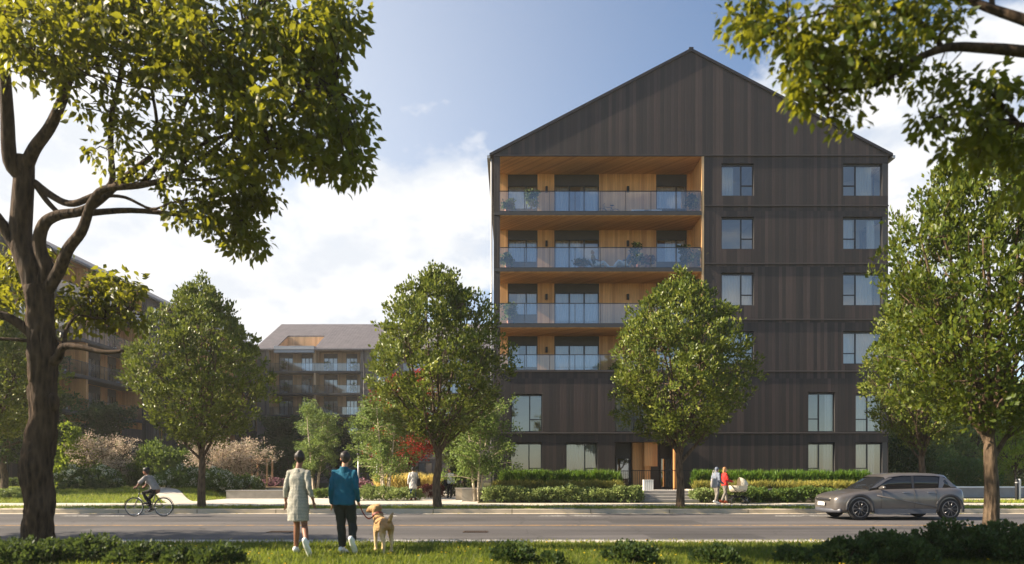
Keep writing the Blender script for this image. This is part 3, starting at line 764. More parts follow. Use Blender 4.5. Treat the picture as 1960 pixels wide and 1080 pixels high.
# garden lawns and the slanting path
def rise(x, y):
    s = lambda t: (lambda u: u * u * (3 - 2 * u))(min(1, max(0, t)))
    return .48 * s((y - 31.6) / 7.5) * s((-15.4 - x) / 3) + .15 * s((y - 44) / 12) * s((-15.4 - x) / 3)
def terrain(name, x0, x1, y0, y1, nx, ny, z, mat, edge=None):
    mb = MB(); vs = []
    for j in range(ny + 1):
        y = y0 + (y1 - y0) * j / ny
        a, b = edge(y) if edge else (x0, x1)
        for i in range(nx + 1): x = a + (b - a) * i / nx; vs.append((x, y, z + rise(x, y)))
    mb.add(vs, [(j * (nx + 1) + i, j * (nx + 1) + i + 1, (j + 1) * (nx + 1) + i + 1, (j + 1) * (nx + 1) + i) for j in range(ny) for i in range(nx)], 0, True)
    return tag(mb.build(name, mat), kind='structure')
terrain('garden_lawn', -34, -15.3, 31.19, 41.5, 24, 14, .15, 'lawn_soil'); terrain('garden_bed', -35.5, -15.2, 41.0, 60, 20, 14, .13, 'garden_soil')
a = W(352, 952, 31.2); b = W(306, 936, 42)
terrain('garden_path', 0, 0, 31.2, 41.6, 4, 14, .158, 'pavement', lambda y: (a.x - .75 + (b.x - a.x) * (y - 31.2) / 10.4, a.x + .75 + (b.x - a.x) * (y - 31.2) / 10.4))
# crossings of the verge
for cx, w_ in ((-2.6 - 9.5, 1.0), (980, 0)):
    if w_: sheet('kerb_path', [(-20.0, 26.34), (-16.5, 26.34), (-16.5, 28.25), (-20.0, 28.25)], 0.1535, 'pavement')
sheet('kerb_path', [(1.4, 26.34), (2.5, 26.34), (2.5, 28.25), (1.4, 28.25)], 0.1535, 'pavement')
sheet('kerb_path', [(12.0, 26.34), (14.6, 26.34), (14.6, 28.25), (12.0, 28.25)], 0.1535, 'pavement')
sheet('side_path', [(22, 34.2), (80, 34.2), (80, 36.4), (22, 36.4)], 0.155, 'pavement')
# road paint
mb = MB(); mb.quad((XL, 15.42, .005), (XR, 15.42, .005), (XR, 15.58, .005), (XL, 15.58, .005)); tag(mb.build('edge_line', 'white_marking'), kind='structure')
mb = MB(); mb.quad((XL, 19.85, .004), (XR, 19.85, .004), (XR, 19.98, .004), (XL, 19.98, .004)); tag(mb.build('centre_line', 'yellow_marking'), kind='structure')
mb = MB()
for px in (1030, 120, 640, 1480):
    for q in (0, 1.25):
        x = (px - 980) / FPX * 24.3 + q
        mb.quad((x, 24.15, .004), (x + 1.05, 24.15, .004), (x + .95, 24.32, .004), (x + .1, 24.32, .004))
    x += -.1
    mb.quad((x, 24.6, .004), (x + .5, 24.6, .004), (x + .5, 24.68, .004), (x, 24.68, .004))
tag(mb.build('lane_marking', 'white_marking'), kind='structure')
for px, d, lab in ((910, 17.7, 'rusty drain grate set in the asphalt below the plaza trees'), (538, 17.7, 'rusty drain grate in the asphalt behind the woman in the striped dress')):
    g = empty('drain_grate', ((px - 980) / FPX * d, d, 0), 0, lab, 'drain grate', 'drain grates in the road')
    mb = MB(); mb.box(-.32, .32, -.2, -.16, .004, .014); mb.box(-.32, .32, .16, .2, .004, .014); mb.box(-.32, -.28, -.16, .16, .004, .014); mb.box(.28, .32, -.16, .16, .004, .014); mb.build('frame', 'rusty_iron', g)
    mb = MB()
    for k in range(9): mb.box(-.25 + k * .058, -.22 + k * .058, -.16, .16, .003, .012)
    mb.build('bars', 'rusty_iron', g)

# ------------------------------------------------------------------ grass
def grass(name, x0, x1, y0, y1, n, h, mat, z=.05, dens=None, lean=.45):
    P = np.column_stack([rng.uniform(x0, x1, n), rng.uniform(y0, y1, n), np.full(n, z)])
    k = np.sin(P[:, 0] * 1.7 + np.sin(P[:, 1] * 1.3)) * np.sin(P[:, 1] * 2.1 + P[:, 0] * .6)
    P = P[rng.random(n) < .72 + .28 * k]
    D = rng.normal(size=(len(P), 3)) * [lean, lean, .15] + [0, 0, 1]
    hh = h * (.55 + .9 * rng.random(len(P))) * (1 + .25 * np.sin(P[:, 0] * 1.1) * np.cos(P[:, 1] * 1.9))
    me = leaf_mesh(name, P, D, hh, mat, 'blade')
    return tag(link(name, me), kind='stuff')
TEMPL['blade2'] = (np.array([(-.09, 0, 0), (.09, 0, 0), (0, 1, .2)]), [(0, 1, 2)])
def wide_grass(name, x0, x1, y0, y1, n, h, mat, z):
    P = np.column_stack([rng.uniform(x0, x1, n), rng.uniform(y0, y1, n), np.full(n, z if z is not None else 0)])
    if z is None:
        P = P[np.abs(P[:, 0] - path_at(P[:, 1])) > .8]; n = len(P); P[:, 2] = [.148 + rise(x, y) for x, y, _ in P]
    D = rng.normal(size=(n, 3)) * [.5, .5, .15] + [0, 0, 1]
    return tag(link(name, leaf_mesh(name, P, D, h * (.5 + rng.random(n)), mat, 'blade2')), kind='stuff')
wide_grass('near_grass', -15, 15, 9.0, 14.57, 90000, .085, 'grass_blade', .048)
wide_grass('verge_grass', -30, 30, 26.4, 28.15, 26000, .10, 'grass_far', .145)
def path_at(y): return a.x + (b.x - a.x) * (y - 31.2) / 10.4
wide_grass('garden_grass', -31, -15.4, 31.4, 41.2, 30000, .12, 'grass_far', None)
wide_grass('side_grass', 22, 45, 31.3, 34.1, 12000, .12, 'grass_far', .145)
n = 900; P = np.column_stack([rng.uniform(-24, 24, n), np.concatenate([rng.normal(25.7, .16, n // 3), rng.uniform(26.4, 31, n // 3), rng.uniform(15.1, 15.7, n - 2 * (n // 3))]), np.zeros(n)])
P[:, 2] = np.where(P[:, 1] > 25.8, .162, .02); tag(link('fallen_leaves', leaf_mesh('fallen_leaves', P, rng.normal(size=(n, 3)) * [1, 1, .12], rng.uniform(.05, .1, n), 'leaf_ochre', 'wide', .9)), kind='stuff')
P = np.column_stack([rng.uniform(-12, 12, 260), rng.uniform(9.5, 14.4, 260), rng.uniform(.09, .14, 260)])
Pp = np.repeat(P, 7, axis=0); ang = np.tile(np.arange(7) * 2 * PI / 7, len(P))
me = leaf_mesh('dandelions', Pp, np.column_stack([np.cos(ang), np.sin(ang), np.full(len(ang), .5)]), np.full(len(ang), .022), 'petal_yellow', 'wide')
tag(link('dandelions', me), kind='stuff')

# ------------------------------------------------------------------ plants
def env(prof, t): return np.interp(t, [p[0] for p in prof], [p[1] for p in prof])
def crown_tree(name, H, zc, prof, trunk_r, fork, nl, nclump, per, leaf, mats, label, loc, group=None, cat='tree', crad=.34, inner=.5, tmpl='kite', sec=4, upward=.6, lean=(0, 0), bend=.05, limbr=.45):
    """Trunk with ascending limbs and a crown of leaf clumps inside the envelope prof (t along crown height -> radius)."""
    t = empty(name, loc, 0, label, cat, group)
    mb = MB(); hc = H - zc
    base = [(0, 0, -.1), (random.gauss(0, bend), random.gauss(0, bend), fork * .5), (random.gauss(0, bend), random.gauss(0, bend), fork), (lean[0] * .5, lean[1] * .5, zc + hc * .35), (lean[0], lean[1], H - hc * .12)]
    q = smooth_path(base, 5); k = len(q)
    rad = [trunk_r * (1.28 if i == 0 else 1.08 if i == 1 else 1) * (1 - .3 * min(1, p.z / fork)) * (1 if p.z < fork else max(.08, 1 - (p.z - fork) / (H - fork)) * .62) for i, p in enumerate(q)]
    mb.chain(q, rad, 12)
    segs = []
    for i in range(nl):
        a = i * 2.39996 + random.uniform(-.3, .3); tz = random.uniform(.18, .9); r = env(prof, tz) * random.uniform(.65, .92)
        f0 = fork * random.uniform(.82, 1.1) + (i / nl) * hc * .14
        e = Vector((math.cos(a) * r + lean[0] * tz, math.sin(a) * r + lean[1] * tz, zc + hc * tz)); s = Vector((0, 0, f0))
        dz = e.z - s.z
        m1 = s + Vector((math.cos(a) * r * .28, math.sin(a) * r * .28, dz * .22)); m2 = s + Vector((math.cos(a) * r * .62 + random.gauss(0, .1), math.sin(a) * r * .62 + random.gauss(0, .1), dz * .6))
        pth = limb(mb, [s, m1, m2, e], trunk_r * limbr * random.uniform(.75, 1.1), .018, 7)
        segs += pth[3:]
        for j in range(sec):
            p0 = pth[int(len(pth) * random.uniform(.3, .85))]
            a2 = a + random.uniform(-1, 1); tz2 = min(.97, max(.06, (p0.z - zc) / hc + random.uniform(.02, .3))); r2 = env(prof, tz2) * random.uniform(.6, .95)
            e2 = Vector((math.cos(a2) * r2, math.sin(a2) * r2, zc + hc * tz2)); mm = p0.lerp(e2, .5) + Vector((random.gauss(0, .1), random.gauss(0, .1), -.12))
            p2 = limb(mb, [p0, mm, e2], trunk_r * .15, .01, 5); segs += p2[2:]
    # clump centres
    n = nclump; tz = rng.beta(1.35, 1.35, n); az = rng.uniform(0, 2 * PI, n)
    lob = 1 + .16 * np.sin(az * 3 + tz * 7 + rng.uniform(0, 6)) + .1 * np.sin(az * 5 - tz * 11 + rng.uniform(0, 6))
    rf = inner + (1 - inner) * rng.random(n) ** .6
    r = env(prof, tz) * lob * rf
    C = np.column_stack([np.cos(az) * r + lean[0] * tz, np.sin(az) * r + lean[1] * tz, zc + hc * tz + rng.normal(size=n) * .12])
    sg = np.array([tuple(p) for p in segs])
    for c in C[rng.choice(n, min(n, 170), replace=False)]:
        dd = np.linalg.norm(sg - c, axis=1); p = sg[int(np.argmin(dd + rng.random(len(dd)) * .5))]
        mb.chain([p, (Vector(p) + Vector(c)) / 2 + Vector((0, 0, -.05)), c], [.014, .01, .005], 4, caps=False)
    mb.build('trunk', mats[0], t)
    rr = crad * rng.uniform(.6, 1.25, n)
    P, D, S = clump_leaves(C, per, rr, leaf, upward, (0, 0, zc + hc * .3))
    hint = unit((P - np.array([lean[0] * .5, lean[1] * .5, zc + hc * .38])) * [1, 1, .8]) + np.repeat(rng.normal(size=(len(C), 3)) * .45, per, axis=0)
    me = leaf_mesh('crown', P, D, S, mats[1], tmpl, hint=hint, hw=.6); link('crown', me, t)
    return t
EGG = [(0, .7), (.1, 1.75), (.25, 2.55), (.42, 2.85), (.58, 2.6), (.75, 1.9), (.9, 1.0), (1, .3)]
ST = 'street trees along the far kerb'
t1 = crown_tree('street_tree', 9.5, 2.75, EGG, .185, 2.05, 14, 1000, 25, .15, ('bark_street', 'leaf_street'), 'egg shaped street tree between the plaza and the gabled building corner', ((838 - 980) / FPX * 27.1, 27.1, .14), ST, crad=.27, inner=.4)
t2 = crown_tree('street_tree', 9.25, 2.7, [(0, .8), (.1, 1.8), (.28, 2.7), (.45, 2.75), (.6, 2.45), (.78, 1.7), (.92, .8), (1, .2)], .18, 2.05, 14, 960, 25, .15, ('bark_street', 'leaf_street'), 'egg shaped street tree standing before the building entrance', ((1302 - 980) / FPX * 27.1, 27.1, .14), ST, crad=.27, inner=.4)
copy_tree(t2, ((386 - 980) / FPX * 27.1, 27.1, .14), 2.1, (.92, .92, .97), 'egg shaped street tree beside the cyclist, before the pale blossom shrubs')
copy_tree(t1, ((1766 - 980) / FPX * 27.1, 27.1, .14), 3.6, (.8, .8, .96), 'street tree whose forked trunk rises behind the silver car')
# the tree at the near kerb beyond the car
t3 = crown_tree('kerbside_tree', 8.6, 2.5, [(0, .5), (.08, 1.7), (.25, 2.5), (.45, 2.7), (.65, 2.3), (.82, 1.5), (1, .4)], .2, 2.05, 13, 1100, 28, .12, ('bark_street', 'leaf_rowan'), 'leafy tree with a sturdy forked trunk rising from the dark shrubs', ((1893 - 980) / FPX * 14.0, 14.0, .04), crad=.25, inner=.35, sec=5, limbr=.5)
t3.scale = (.8, .8, .98)

# ------------------------------------------------------------------ the old tree at the near lawn
def region_leaves(regs, leaf):
    """regs: (px, py, rx, ry, depth, thickness, clumps, per): clump centres measured off the photograph, spread through a real depth."""
    C = []; per = []
    for px, py, rx, ry, d, th, n in regs:
        for _ in range(n):
            while True:
                a, b, c = random.uniform(-1, 1), random.uniform(-1, 1), random.uniform(-1, 1)
                if a * a + b * b + c * c < 1: break
            dd = d + c * th
            C.append(tuple(W(px + a * rx, py + b * ry, dd)))
    return np.array(C)
old = empty('old_tree', (W(75, 1055, 13).x, 13, 0), 0, 'gnarled old tree with a thick dark leaning trunk and wide spreading canopy', 'tree')
O = old.location
mb = MB()
def WP(px, py, d=13.0): return W(px, py, d) - O
kpx = 13 / FPX
tr = [(76, 1075, 36), (75, 1045, 34), (74, 990, 33), (72, 930, 34), (70, 888, 37), (76, 850, 33), (82, 790, 32), (84, 730, 31), (82, 680, 33), (78, 630, 31), (78, 590, 29), (74, 550, 30)]
q = smooth_path([WP(x, y) for x, y, r in tr], 9)
rr = np.interp(np.linspace(0, len(tr) - 1, len(q)), range(len(tr)), [r * kpx * .74 for _, _, r in tr])
mb.chain(q, list(rr), 44, side=(1, 0, 0))
for i in range(len(q)):
    for j in range(44):
        v = Vector(mb.v[i * 44 + j]); rad = (v - q[i]); rn = rad.normalized(); zz = v.z; th = j / 44 * 2 * PI
        rid = abs(math.sin(th * 7 + 1.6 * math.sin(zz * 2.1) + .8 * math.sin(zz * 5.3 + th * 2))) + .6 * abs(math.sin(th * 13 - 1.3 * math.sin(zz * 3.7)))
        big = noise.noise(Vector((rn.x * 1.3, rn.y * 1.3, zz * 1.7))); fine = noise.noise(Vector((v.x * 16, v.y * 16, zz * 7)))
        mb.v[i * 44 + j] = tuple(v + rn * (.022 * (rid - .8) + .06 * big + .022 * fine))
def L(pts, r0, r1, d0=13.0, d1=13.0, n=9):
    k = len(pts) - 1
    return limb(mb, [WP(x, y, d0 + (d1 - d0) * i / max(k, 1)) for i, (x, y) in enumerate(pts)], r0 * kpx * .74, r1 * kpx * .62, n)
L([(76, 580), (60, 520), (40, 465), (42, 400), (46, 340), (47, 300)], 30, 26, 13, 12.9, 12)
L([(46, 340), (20, 310), (14, 220), (8, 130), (0, 40)], 20, 13, 12.9, 12.3)
L([(48, 325), (66, 285), (95, 245), (118, 195), (132, 150), (150, 90), (165, 30)], 17, 9, 12.9, 12.0)
L([(60, 520), (20, 455), (-20, 400), (-90, 350), (-170, 290)], 18, 10, 13, 12.5)
L([(72, 560), (90, 520), (75, 470), (84, 430), (112, 412), (154, 405), (190, 385), (240, 340), (290, 300)], 20, 8, 13, 12.4)
L([(80, 570), (112, 520), (130, 478), (155, 445), (168, 410), (176, 388), (200, 362), (267, 355), (326, 340), (373, 312), (430, 270), (500, 215)], 17, 4, 13, 11.5)
L([(66, 350), (98, 374), (132, 390), (166, 381), (213, 352), (212, 290), (214, 220), (228, 160), (238, 90), (250, 20)], 10, 6, 13, 12)
L([(66, 350), (90, 385), (112, 408)], 8, 7)
L([(170, 408), (252, 403), (350, 412), (400, 420), (450, 416)], 9, 3, 13, 12.2)
L([(200, 375), (240, 378), (290, 400), (330, 388), (380, 380)], 5, 2, 13, 12)
L([(270, 355), (320, 290), (340, 230), (370, 170), (420, 110), (480, 60)], 7, 3, 12.6, 11.2)
L([(330, 340), (380, 280), (460, 250), (560, 200), (640, 170)], 6, 2, 12.2, 11)
L([(300, 300), (300, 230), (290, 150), (310, 60)], 5, 3, 12.5, 11.5)
L([(326, 340), (390, 345), (450, 330), (520, 280)], 4, 2, 12, 11.2)
L([(82, 700), (108, 688), (120, 665), (150, 664), (196, 674), (236, 672)], 15, 5, 13, 12.6)
L([(122, 666), (128, 630), (150, 605), (200, 610), (250, 600)], 6, 2, 13, 14.2)
L([(76, 660), (50, 630), (10, 605), (-50, 590), (-120, 560)], 16, 9, 13, 12.6)
L([(70, 655), (30, 650), (-30, 648)], 6, 4, 13, 12.8)
for px, py, r in ((52, 884, 20), (58, 905, 18), (48, 868, 15), (98, 770, 14), (60, 980, 16)): mb.ell(WP(px + 4, py, 12.87), (r * kpx * .75, r * kpx * .75, r * kpx * 1.3))
regs = [(60, 40, 150, 110, 11.4, 1.8, 70), (250, 30, 160, 85, 11.2, 2, 64), (420, 60, 150, 100, 11, 2, 44), (580, 50, 110, 80, 10.8, 1.5, 34), (540, 170, 120, 90, 10.8, 1.6, 38), (625, 190, 55, 65, 10.7, 1, 16), (640, 70, 36, 60, 10.8, .8, 9),
        (420, 190, 110, 80, 11, 1.6, 26), (330, 130, 90, 70, 11.2, 1.6, 20), (120, 130, 90, 40, 11.2, 1.2, 12), (620, 290, 60, 45, 10.8, 1, 16), (670, 315, 36, 24, 10.8, .6, 8), (530, 290, 90, 40, 11, 1.2, 18), (675, 240, 30, 26, 10.8, .6, 6),
        (430, 330, 90, 50, 11.6, 1.2, 20), (330, 260, 70, 45, 11.8, 1.2, 9), (470, 380, 55, 40, 12.2, .8, 16), (400, 410, 100, 30, 12.3, .8, 15), (460, 455, 55, 30, 12.3, .6, 12), (280, 340, 60, 30, 12, .8, 4), (215, 300, 40, 60, 12, .8, 4), (150, 205, 20, 16, 12, .4, 2), (235, 215, 30, 30, 12, .6, 5),
        (215, 565, 60, 35, 14.3, .7, 17), (145, 590, 40, 45, 14.2, .7, 11), (230, 610, 50, 22, 14.3, .6, 8), (180, 540, 40, 18, 14.3, .5, 4), (25, 510, 50, 36, 14.2, .7, 10), (10, 560, 40, 50, 14.2, .7, 9), (110, 505, 16, 14, 14.0, .3, 2),
        (150, -190, 320, 130, 11.8, 2.6, 80), (480, -140, 180, 90, 11.4, 2.0, 34)]
C = region_leaves([(*g[:6], int(g[6] * 1.1)) for g in regs], .2) - np.array(O)
sg = np.array([v for v in mb.v])
for c in C:
    p = sg[int(np.argmin(np.linalg.norm(sg - c, axis=1) + rng.random(len(sg)) * .25))]
    v = Vector(p); cc = Vector(c)
    if (cc - v).length < 2.4: mb.chain([v, (v + cc) / 2 + Vector((random.gauss(0, .06), random.gauss(0, .06), .06)), cc], [.016, .011, .006], 4, caps=False)
mb.build('trunk', 'bark_old', old)
P, D, S_ = clump_leaves(C, 33, .36 * rng.uniform(.6, 1.2, len(C)), .145, -.5)
link('crown', leaf_mesh('crown', P, D, S_, 'leaf_canopy', 'oval', .35), old)

# the tree that leans in overhead from outside
ov = empty('overhanging_tree', (8.6, 6.4, .04), 0, 'near tree reaching in overhead with large pointed leaves on dark bare branches', 'tree')
O = ov.location
mb = MB()
mb.chain(smooth_path([(0, 0, -.1), (.1, 0, 1.5), (-.1, .1, 3), (0, .2, 5), (.2, .3, 7.5)], 4), [.26 - .009 * i for i in range(17)], 14)
kpx = 7 / FPX
def L2(pts, r0, r1, d0=7.0, d1=7.0):
    k = len(pts) - 1
    return limb(mb, [WP(x, y, d0 + (d1 - d0) * i / max(k, 1)) for i, (x, y) in enumerate(pts)], r0 * kpx, r1 * kpx, 8)
L2([(2580, 330), (2300, 200), (2080, 118), (1960, 99), (1880, 92), (1810, 92), (1740, 120), (1680, 160), (1600, 172), (1560, 190)], 15, 3, 6.5, 7)
L2([(2560, 250), (2250, 130), (2060, 74), (1960, 38), (1900, 18), (1850, -2), (1760, -40), (1640, -70)], 14, 4, 6.5, 7)
L2([(1900, 18), (1898, -40), (1920, -120)], 5, 4)
L2([(1802, 90), (1775, 55), (1720, 20), (1640, 10), (1560, 30), (1500, 40)], 5, 2, 7, 6.9)
L2([(1700, 150), (1640, 110), (1560, 90), (1470, 60)], 6, 3)
L2([(1620, 172), (1590, 200), (1585, 225)], 3, 2)
L2([(2500, 420), (2200, 300), (2030, 250), (1930, 235), (1860, 215), (1800, 225)], 9, 2, 6.6, 7.2)
L2([(1950, 240), (1900, 180), (1870, 150)], 5, 2, 7, 7)
regs = [(1470, 40, 80, 60, 6.9, .6, 22), (1580, 60, 100, 80, 6.9, .8, 34), (1690, 40, 110, 70, 6.9, .8, 34), (1540, 130, 60, 60, 6.9, .6, 18), (1620, 140, 90, 60, 7, .7, 26), (1560, 200, 50, 24, 7, .4, 9), (1610, 225, 24, 18, 7, .25, 4), (1720, 130, 90, 40, 7, .6, 16), (1770, 165, 50, 20, 7, .4, 6), (1810, 40, 30, 40, 7, .4, 5), (1430, 20, 40, 40, 6.9, .4, 7), (1780, 10, 70, 30, 7, .5, 9),
        (1900, 180, 60, 40, 7.1, .6, 14), (1850, 230, 70, 50, 7.1, .6, 18), (1920, 280, 60, 60, 7.2, .6, 20), (1790, 235, 35, 22, 7.1, .4, 5), (1850, 290, 60, 30, 7.2, .5, 9), (1950, 350, 40, 50, 7.2, .5, 8),
        (1600, -110, 260, 70, 7, 1.3, 50), (2060, 250, 80, 130, 7, 1, 20), (2300, 0, 260, 160, 7, 1.8, 50), (2250, -250, 320, 150, 7, 2.2, 60)]
C = region_leaves([(*g[:6], max(2, int(g[6] * .72))) for g in regs], .1) - np.array(O)
sg = np.array([v for v in mb.v])
for c in C:
    p = sg[int(np.argmin(np.linalg.norm(sg - c, axis=1) + rng.random(len(sg)) * .12))]
    v = Vector(p); cc = Vector(c)
    if (cc - v).length < .6: mb.chain([v, (v + cc) / 2 + Vector((random.gauss(0, .03), random.gauss(0, .03), .03)), cc], [.008, .006, .003], 4, caps=False)
mb.build('trunk', 'bark_dark', ov)
P, D, S_ = clump_leaves(C, 26, .21 * rng.uniform(.7, 1.2, len(C)), .1, -.5)
link('crown', leaf_mesh('crown', P, D, S_, 'leaf_canopy', 'oval', .35), ov)

# ------------------------------------------------------------------ shrubs, hedges, garden trees
def shrub(name, loc, r, n, leaf, mat, label, cat='shrub', group=None, tmpl='kite', upward=.5, stem='bark_street', flowers=None, per=26, crad=.22, nstem=7, lobes=None, bottom=.12):
    o = empty(name, loc, 0, label, cat, group)
    rx, ry, rz = r; C = []
    while len(C) < n:
        u = rng.normal(size=3); u /= np.linalg.norm(u); f = .55 + .45 * rng.random() ** .5
        lob = 1 + .16 * math.sin(u[0] * 5 + u[2] * 3) + .12 * math.sin(u[1] * 6 + 1)
        c = u * f * lob * np.array([rx, ry, rz]) + np.array([0, 0, rz * .95])
        if c[2] > bottom: C.append(c)
    C = np.array(C); mb = MB()
    for i in range(nstem):
        c = C[rng.integers(n)]; mb.chain([(c[0] * .15, c[1] * .15, 0), (c[0] * .5, c[1] * .5, c[2] * .6), tuple(c)], [.02 * max(.5, rz), .014 * max(.5, rz), .006], 5)
    mb.build('stem', stem, o)
    P, D, S_ = clump_leaves(C, per, crad * rng.uniform(.7, 1.3, n), leaf, upward, (0, 0, 0))
    link('foliage', leaf_mesh('foliage', P, D, S_, mat, tmpl), o)
    if flowers:
        fm, nf, fr, fl = flowers
        pick = C[rng.choice(n, min(n, nf), replace=False)]; top = pick * [1.05, 1.05, 1.06]
        P, D, S_ = clump_leaves(top, 60, fr, fl, .1); link('flower_heads', leaf_mesh('flower_heads', P, D, S_, fm, 'wide'), o)
    return o
def G_(px, d, z=.14): x = (px - 980) / FPX * d; return (x, d, z + (rise(x, d) if x > -35 else 0))

def hedge(x0, x1, y, w, z0, h, mat, label, n, leaf, tmpl, upward, name='hedge', mound=0, cat='hedge', per=20, crad=.16):
    L_ = x1 - x0; C = np.column_stack([rng.uniform(-L_ / 2, L_ / 2, n), rng.uniform(-w / 2, w / 2, n), rng.random(n) ** .6 * h])
    if mound: C[:, 2] *= 1 + mound * np.sin(C[:, 0] * 2.1 + 1) * .5 + mound * np.sin(C[:, 0] * 5.3) * .3
    P, D, S_ = clump_leaves(C, per, crad, leaf, upward)
    P[:, 2] = np.maximum(P[:, 2], .0)
    return tag(link(name, leaf_mesh(name, P, D, S_, mat, tmpl), None, ((x0 + x1) / 2, y, z0)), label, cat)
def pw(px, d): return (px - 980) / FPX * d
TEMPL['strap'] = (np.array([(-.05, 0, 0), (.05, 0, 0), (.045, .55, .05), (-.045, .55, .05), (0, 1, .25)]), [(0, 1, 2, 3), (3, 2, 4)])
# planters before the building
for (a, b, lab) in ((885, 1218, 'long low concrete planter wall beneath the clipped hedges beside the birch'), (1326, 1690, 'long low concrete planter wall running behind the pram and car')):
    x0, x1 = pw(a, 33.2), pw(b, 33.2)
    pl = empty('planter_wall', (x0, 33.0, .14), 0, lab, 'planter')
    mb = MB(); L_ = x1 - x0
    mb.box(0, L_, 0, .18, 0, .58); mb.box(0, .18, .182, 3.2, 0, .579); mb.box(L_ - .18, L_, .182, 3.2, 0, .579); mb.build('wall', 'concrete', pl)
    mb = MB(); mb.box(-.02, L_ + .02, -.02, .2, .582, .62); mb.build('coping', 'concrete_step', pl)
    mb = MB(); mb.box(.182, L_ - .182, .2, 3.9, .3, .5); mb.build('soil', 'garden_soil', pl)
hedge(pw(955, 34.5), pw(1188, 34.5), 34.9, .8, .64, .82, 'leaf_hedge', 'tall green feathery hedge under the ground floor windows beside the entrance', 750, .28, 'strap', 1.6, per=16, crad=.1)
hedge(pw(945, 33.7), pw(1190, 33.7), 33.8, .7, .64, .34, 'leaf_ochre', 'low olive grass border in the planter beside the birch', 520, .22, 'strap', 1.2, 'grass_border', cat='plant border', per=16, crad=.1)
hedge(pw(1330, 34.5), pw(1668, 34.5), 34.9, .8, .64, .8, 'leaf_hedge', 'tall green feathery hedge under the windows behind the pram and car', 1000, .28, 'strap', 1.6, per=16, crad=.1)
hedge(pw(1330, 33.7), pw(1680, 33.7), 33.8, .7, .64, .32, 'leaf_ochre', 'low olive grass border in the planter behind the pram', 700, .22, 'strap', 1.2, 'grass_border', cat='plant border', per=16, crad=.1)
hedge(pw(925, 32.2), pw(1226, 32.2), 32.15, 1.2, .14, .62, 'leaf_shrub', 'loose grey green shrub border along the pavement beside the entrance steps', 760, .1, 'wide', .5, 'shrub_border', .25, 'plant border', 24, .15)
hedge(pw(1326, 32.2), pw(1420, 32.2), 32.2, 1.1, .14, .58, 'leaf_shrub', 'loose grey green shrub border just behind the pram', 240, .1, 'wide', .5, 'shrub_border', .25, 'plant border', 24, .15)
hedge(pw(1424, 32.2), pw(1640, 32.2), 32.2, 1.1, .14, .58, 'leaf_mid', 'loose dark green shrub border between the pram and the car', 500, .1, 'wide', .5, 'shrub_border', .25, 'plant border', 24, .15)
# entrance steps and railing
st = empty('entrance_steps', (pw(1222, 32), 32.0, .14), 0, 'shallow concrete steps rising between the planters to the dark entrance', 'steps')
mb = MB(); Ws = pw(1328, 33) - pw(1222, 32)
for k in range(4): mb.box(0, Ws, .42 * k, 3.9, .13 * k + (.001 if k else 0), .13 * (k + 1))
mb.build('step', 'concrete_step', st)
rl = empty('entrance_railing', (pw(1207, 34.6), 34.6, .66), 0, 'black metal railing with thin upright bars across the entrance', 'railing')
mb = MB(); L_ = pw(1322, 34.6) - pw(1207, 34.6)
mb.box(0, L_, -.02, .02, .98, 1.02); mb.box(0, L_, -.018, .018, .06, .09)
n = int(L_ / .11)
for k in range(n + 1):
    if not (.40 < k / n < .58): mb.box(k * L_ / n - .008, k * L_ / n + .008, -.008, .008, 0, .98)
mb.build('bars', 'iron', rl)
cb = empty('slatted_box', (pw(1232, 34.3), 34.25, .66), 0, 'low white slatted box standing at the entrance railing', 'box')
mb = MB()
for k in range(5): mb.box(k * .1, k * .1 + .085, 0, .3, 0, .5)
mb.build('slats', 'white_paint', cb); mb = MB(); mb.box(-.01, .5, -.01, .31, .502, .53); mb.build('lid', 'white_paint', cb)
# birches: several pale stems each
def birch(loc, H, label, n=4, spread=.9, dens=1.0, mat='leaf_birch', leaf=.1, stem='bark_birch', cat='tree', name='birch_tree', zc=1.0, width=1.9, group=None):
    o = empty(name, loc, 0, label, cat, group); mb = MB(); C = []
    for i in range(n):
        a = i * 2 * PI / n + random.uniform(-.5, .5); e = Vector((math.cos(a) * spread * random.uniform(.5, 1.1), math.sin(a) * spread * .8, H * random.uniform(.78, .97)))
        p = limb(mb, [(math.cos(a) * .12, math.sin(a) * .12, -.05), (math.cos(a) * .35 * spread, math.sin(a) * .3, H * .28), (e.x * .75, e.y * .75, H * .6), e], .075 * H / 5, .015, 8)
        for j in range(20):
            q0 = p[int(len(p) * random.uniform(.28, .95))]; aa = random.uniform(0, 2 * PI); ln = width * random.uniform(.35, 1) * (1.15 - .6 * q0.z / H)
            e2 = q0 + Vector((math.cos(aa) * ln, math.sin(aa) * ln, ln * random.uniform(.05, .6)))
            p2 = limb(mb, [q0, q0.lerp(e2, .5) + Vector((0, 0, .08)), e2], .02, .005, 5)
            for s_ in p2[2::2]:
                for _ in range(2): C.append(tuple(s_ + Vector((random.gauss(0, .16), random.gauss(0, .16), random.gauss(0, .14)))))
    C = np.array(C); C = C[C[:, 2] > zc]; C = C[rng.random(len(C)) < dens]
    mb.build('trunk', stem, o)
    P, D, S_ = clump_leaves(C, 22, .27, leaf, .1); link('crown', leaf_mesh('crown', P, D, S_, mat, 'wide'), o); return o
BG = 'young birches in the courtyard garden'
birch(G_(738, 36.5), 5.6, 'multi stemmed pale birch growing from the round shrub bed on the plaza', 4, 1.0, .9, group=BG)
birch(G_(914, 33.0), 5.4, 'multi stemmed pale birch by the planter at the dark building corner', 4, .85, .95, group=BG)
birch(G_(604, 47), 6.2, 'slender pale birch seen between the walking couple, before the far wing', 4, 1.1, 1, group=BG)
birch(G_(780, 42), 8.0, 'red leaved maple behind the birch on the plaza', 5, 1.3, 1, 'leaf_red', .12, 'bark_street', 'tree', 'maple_tree', .8, 2.6)
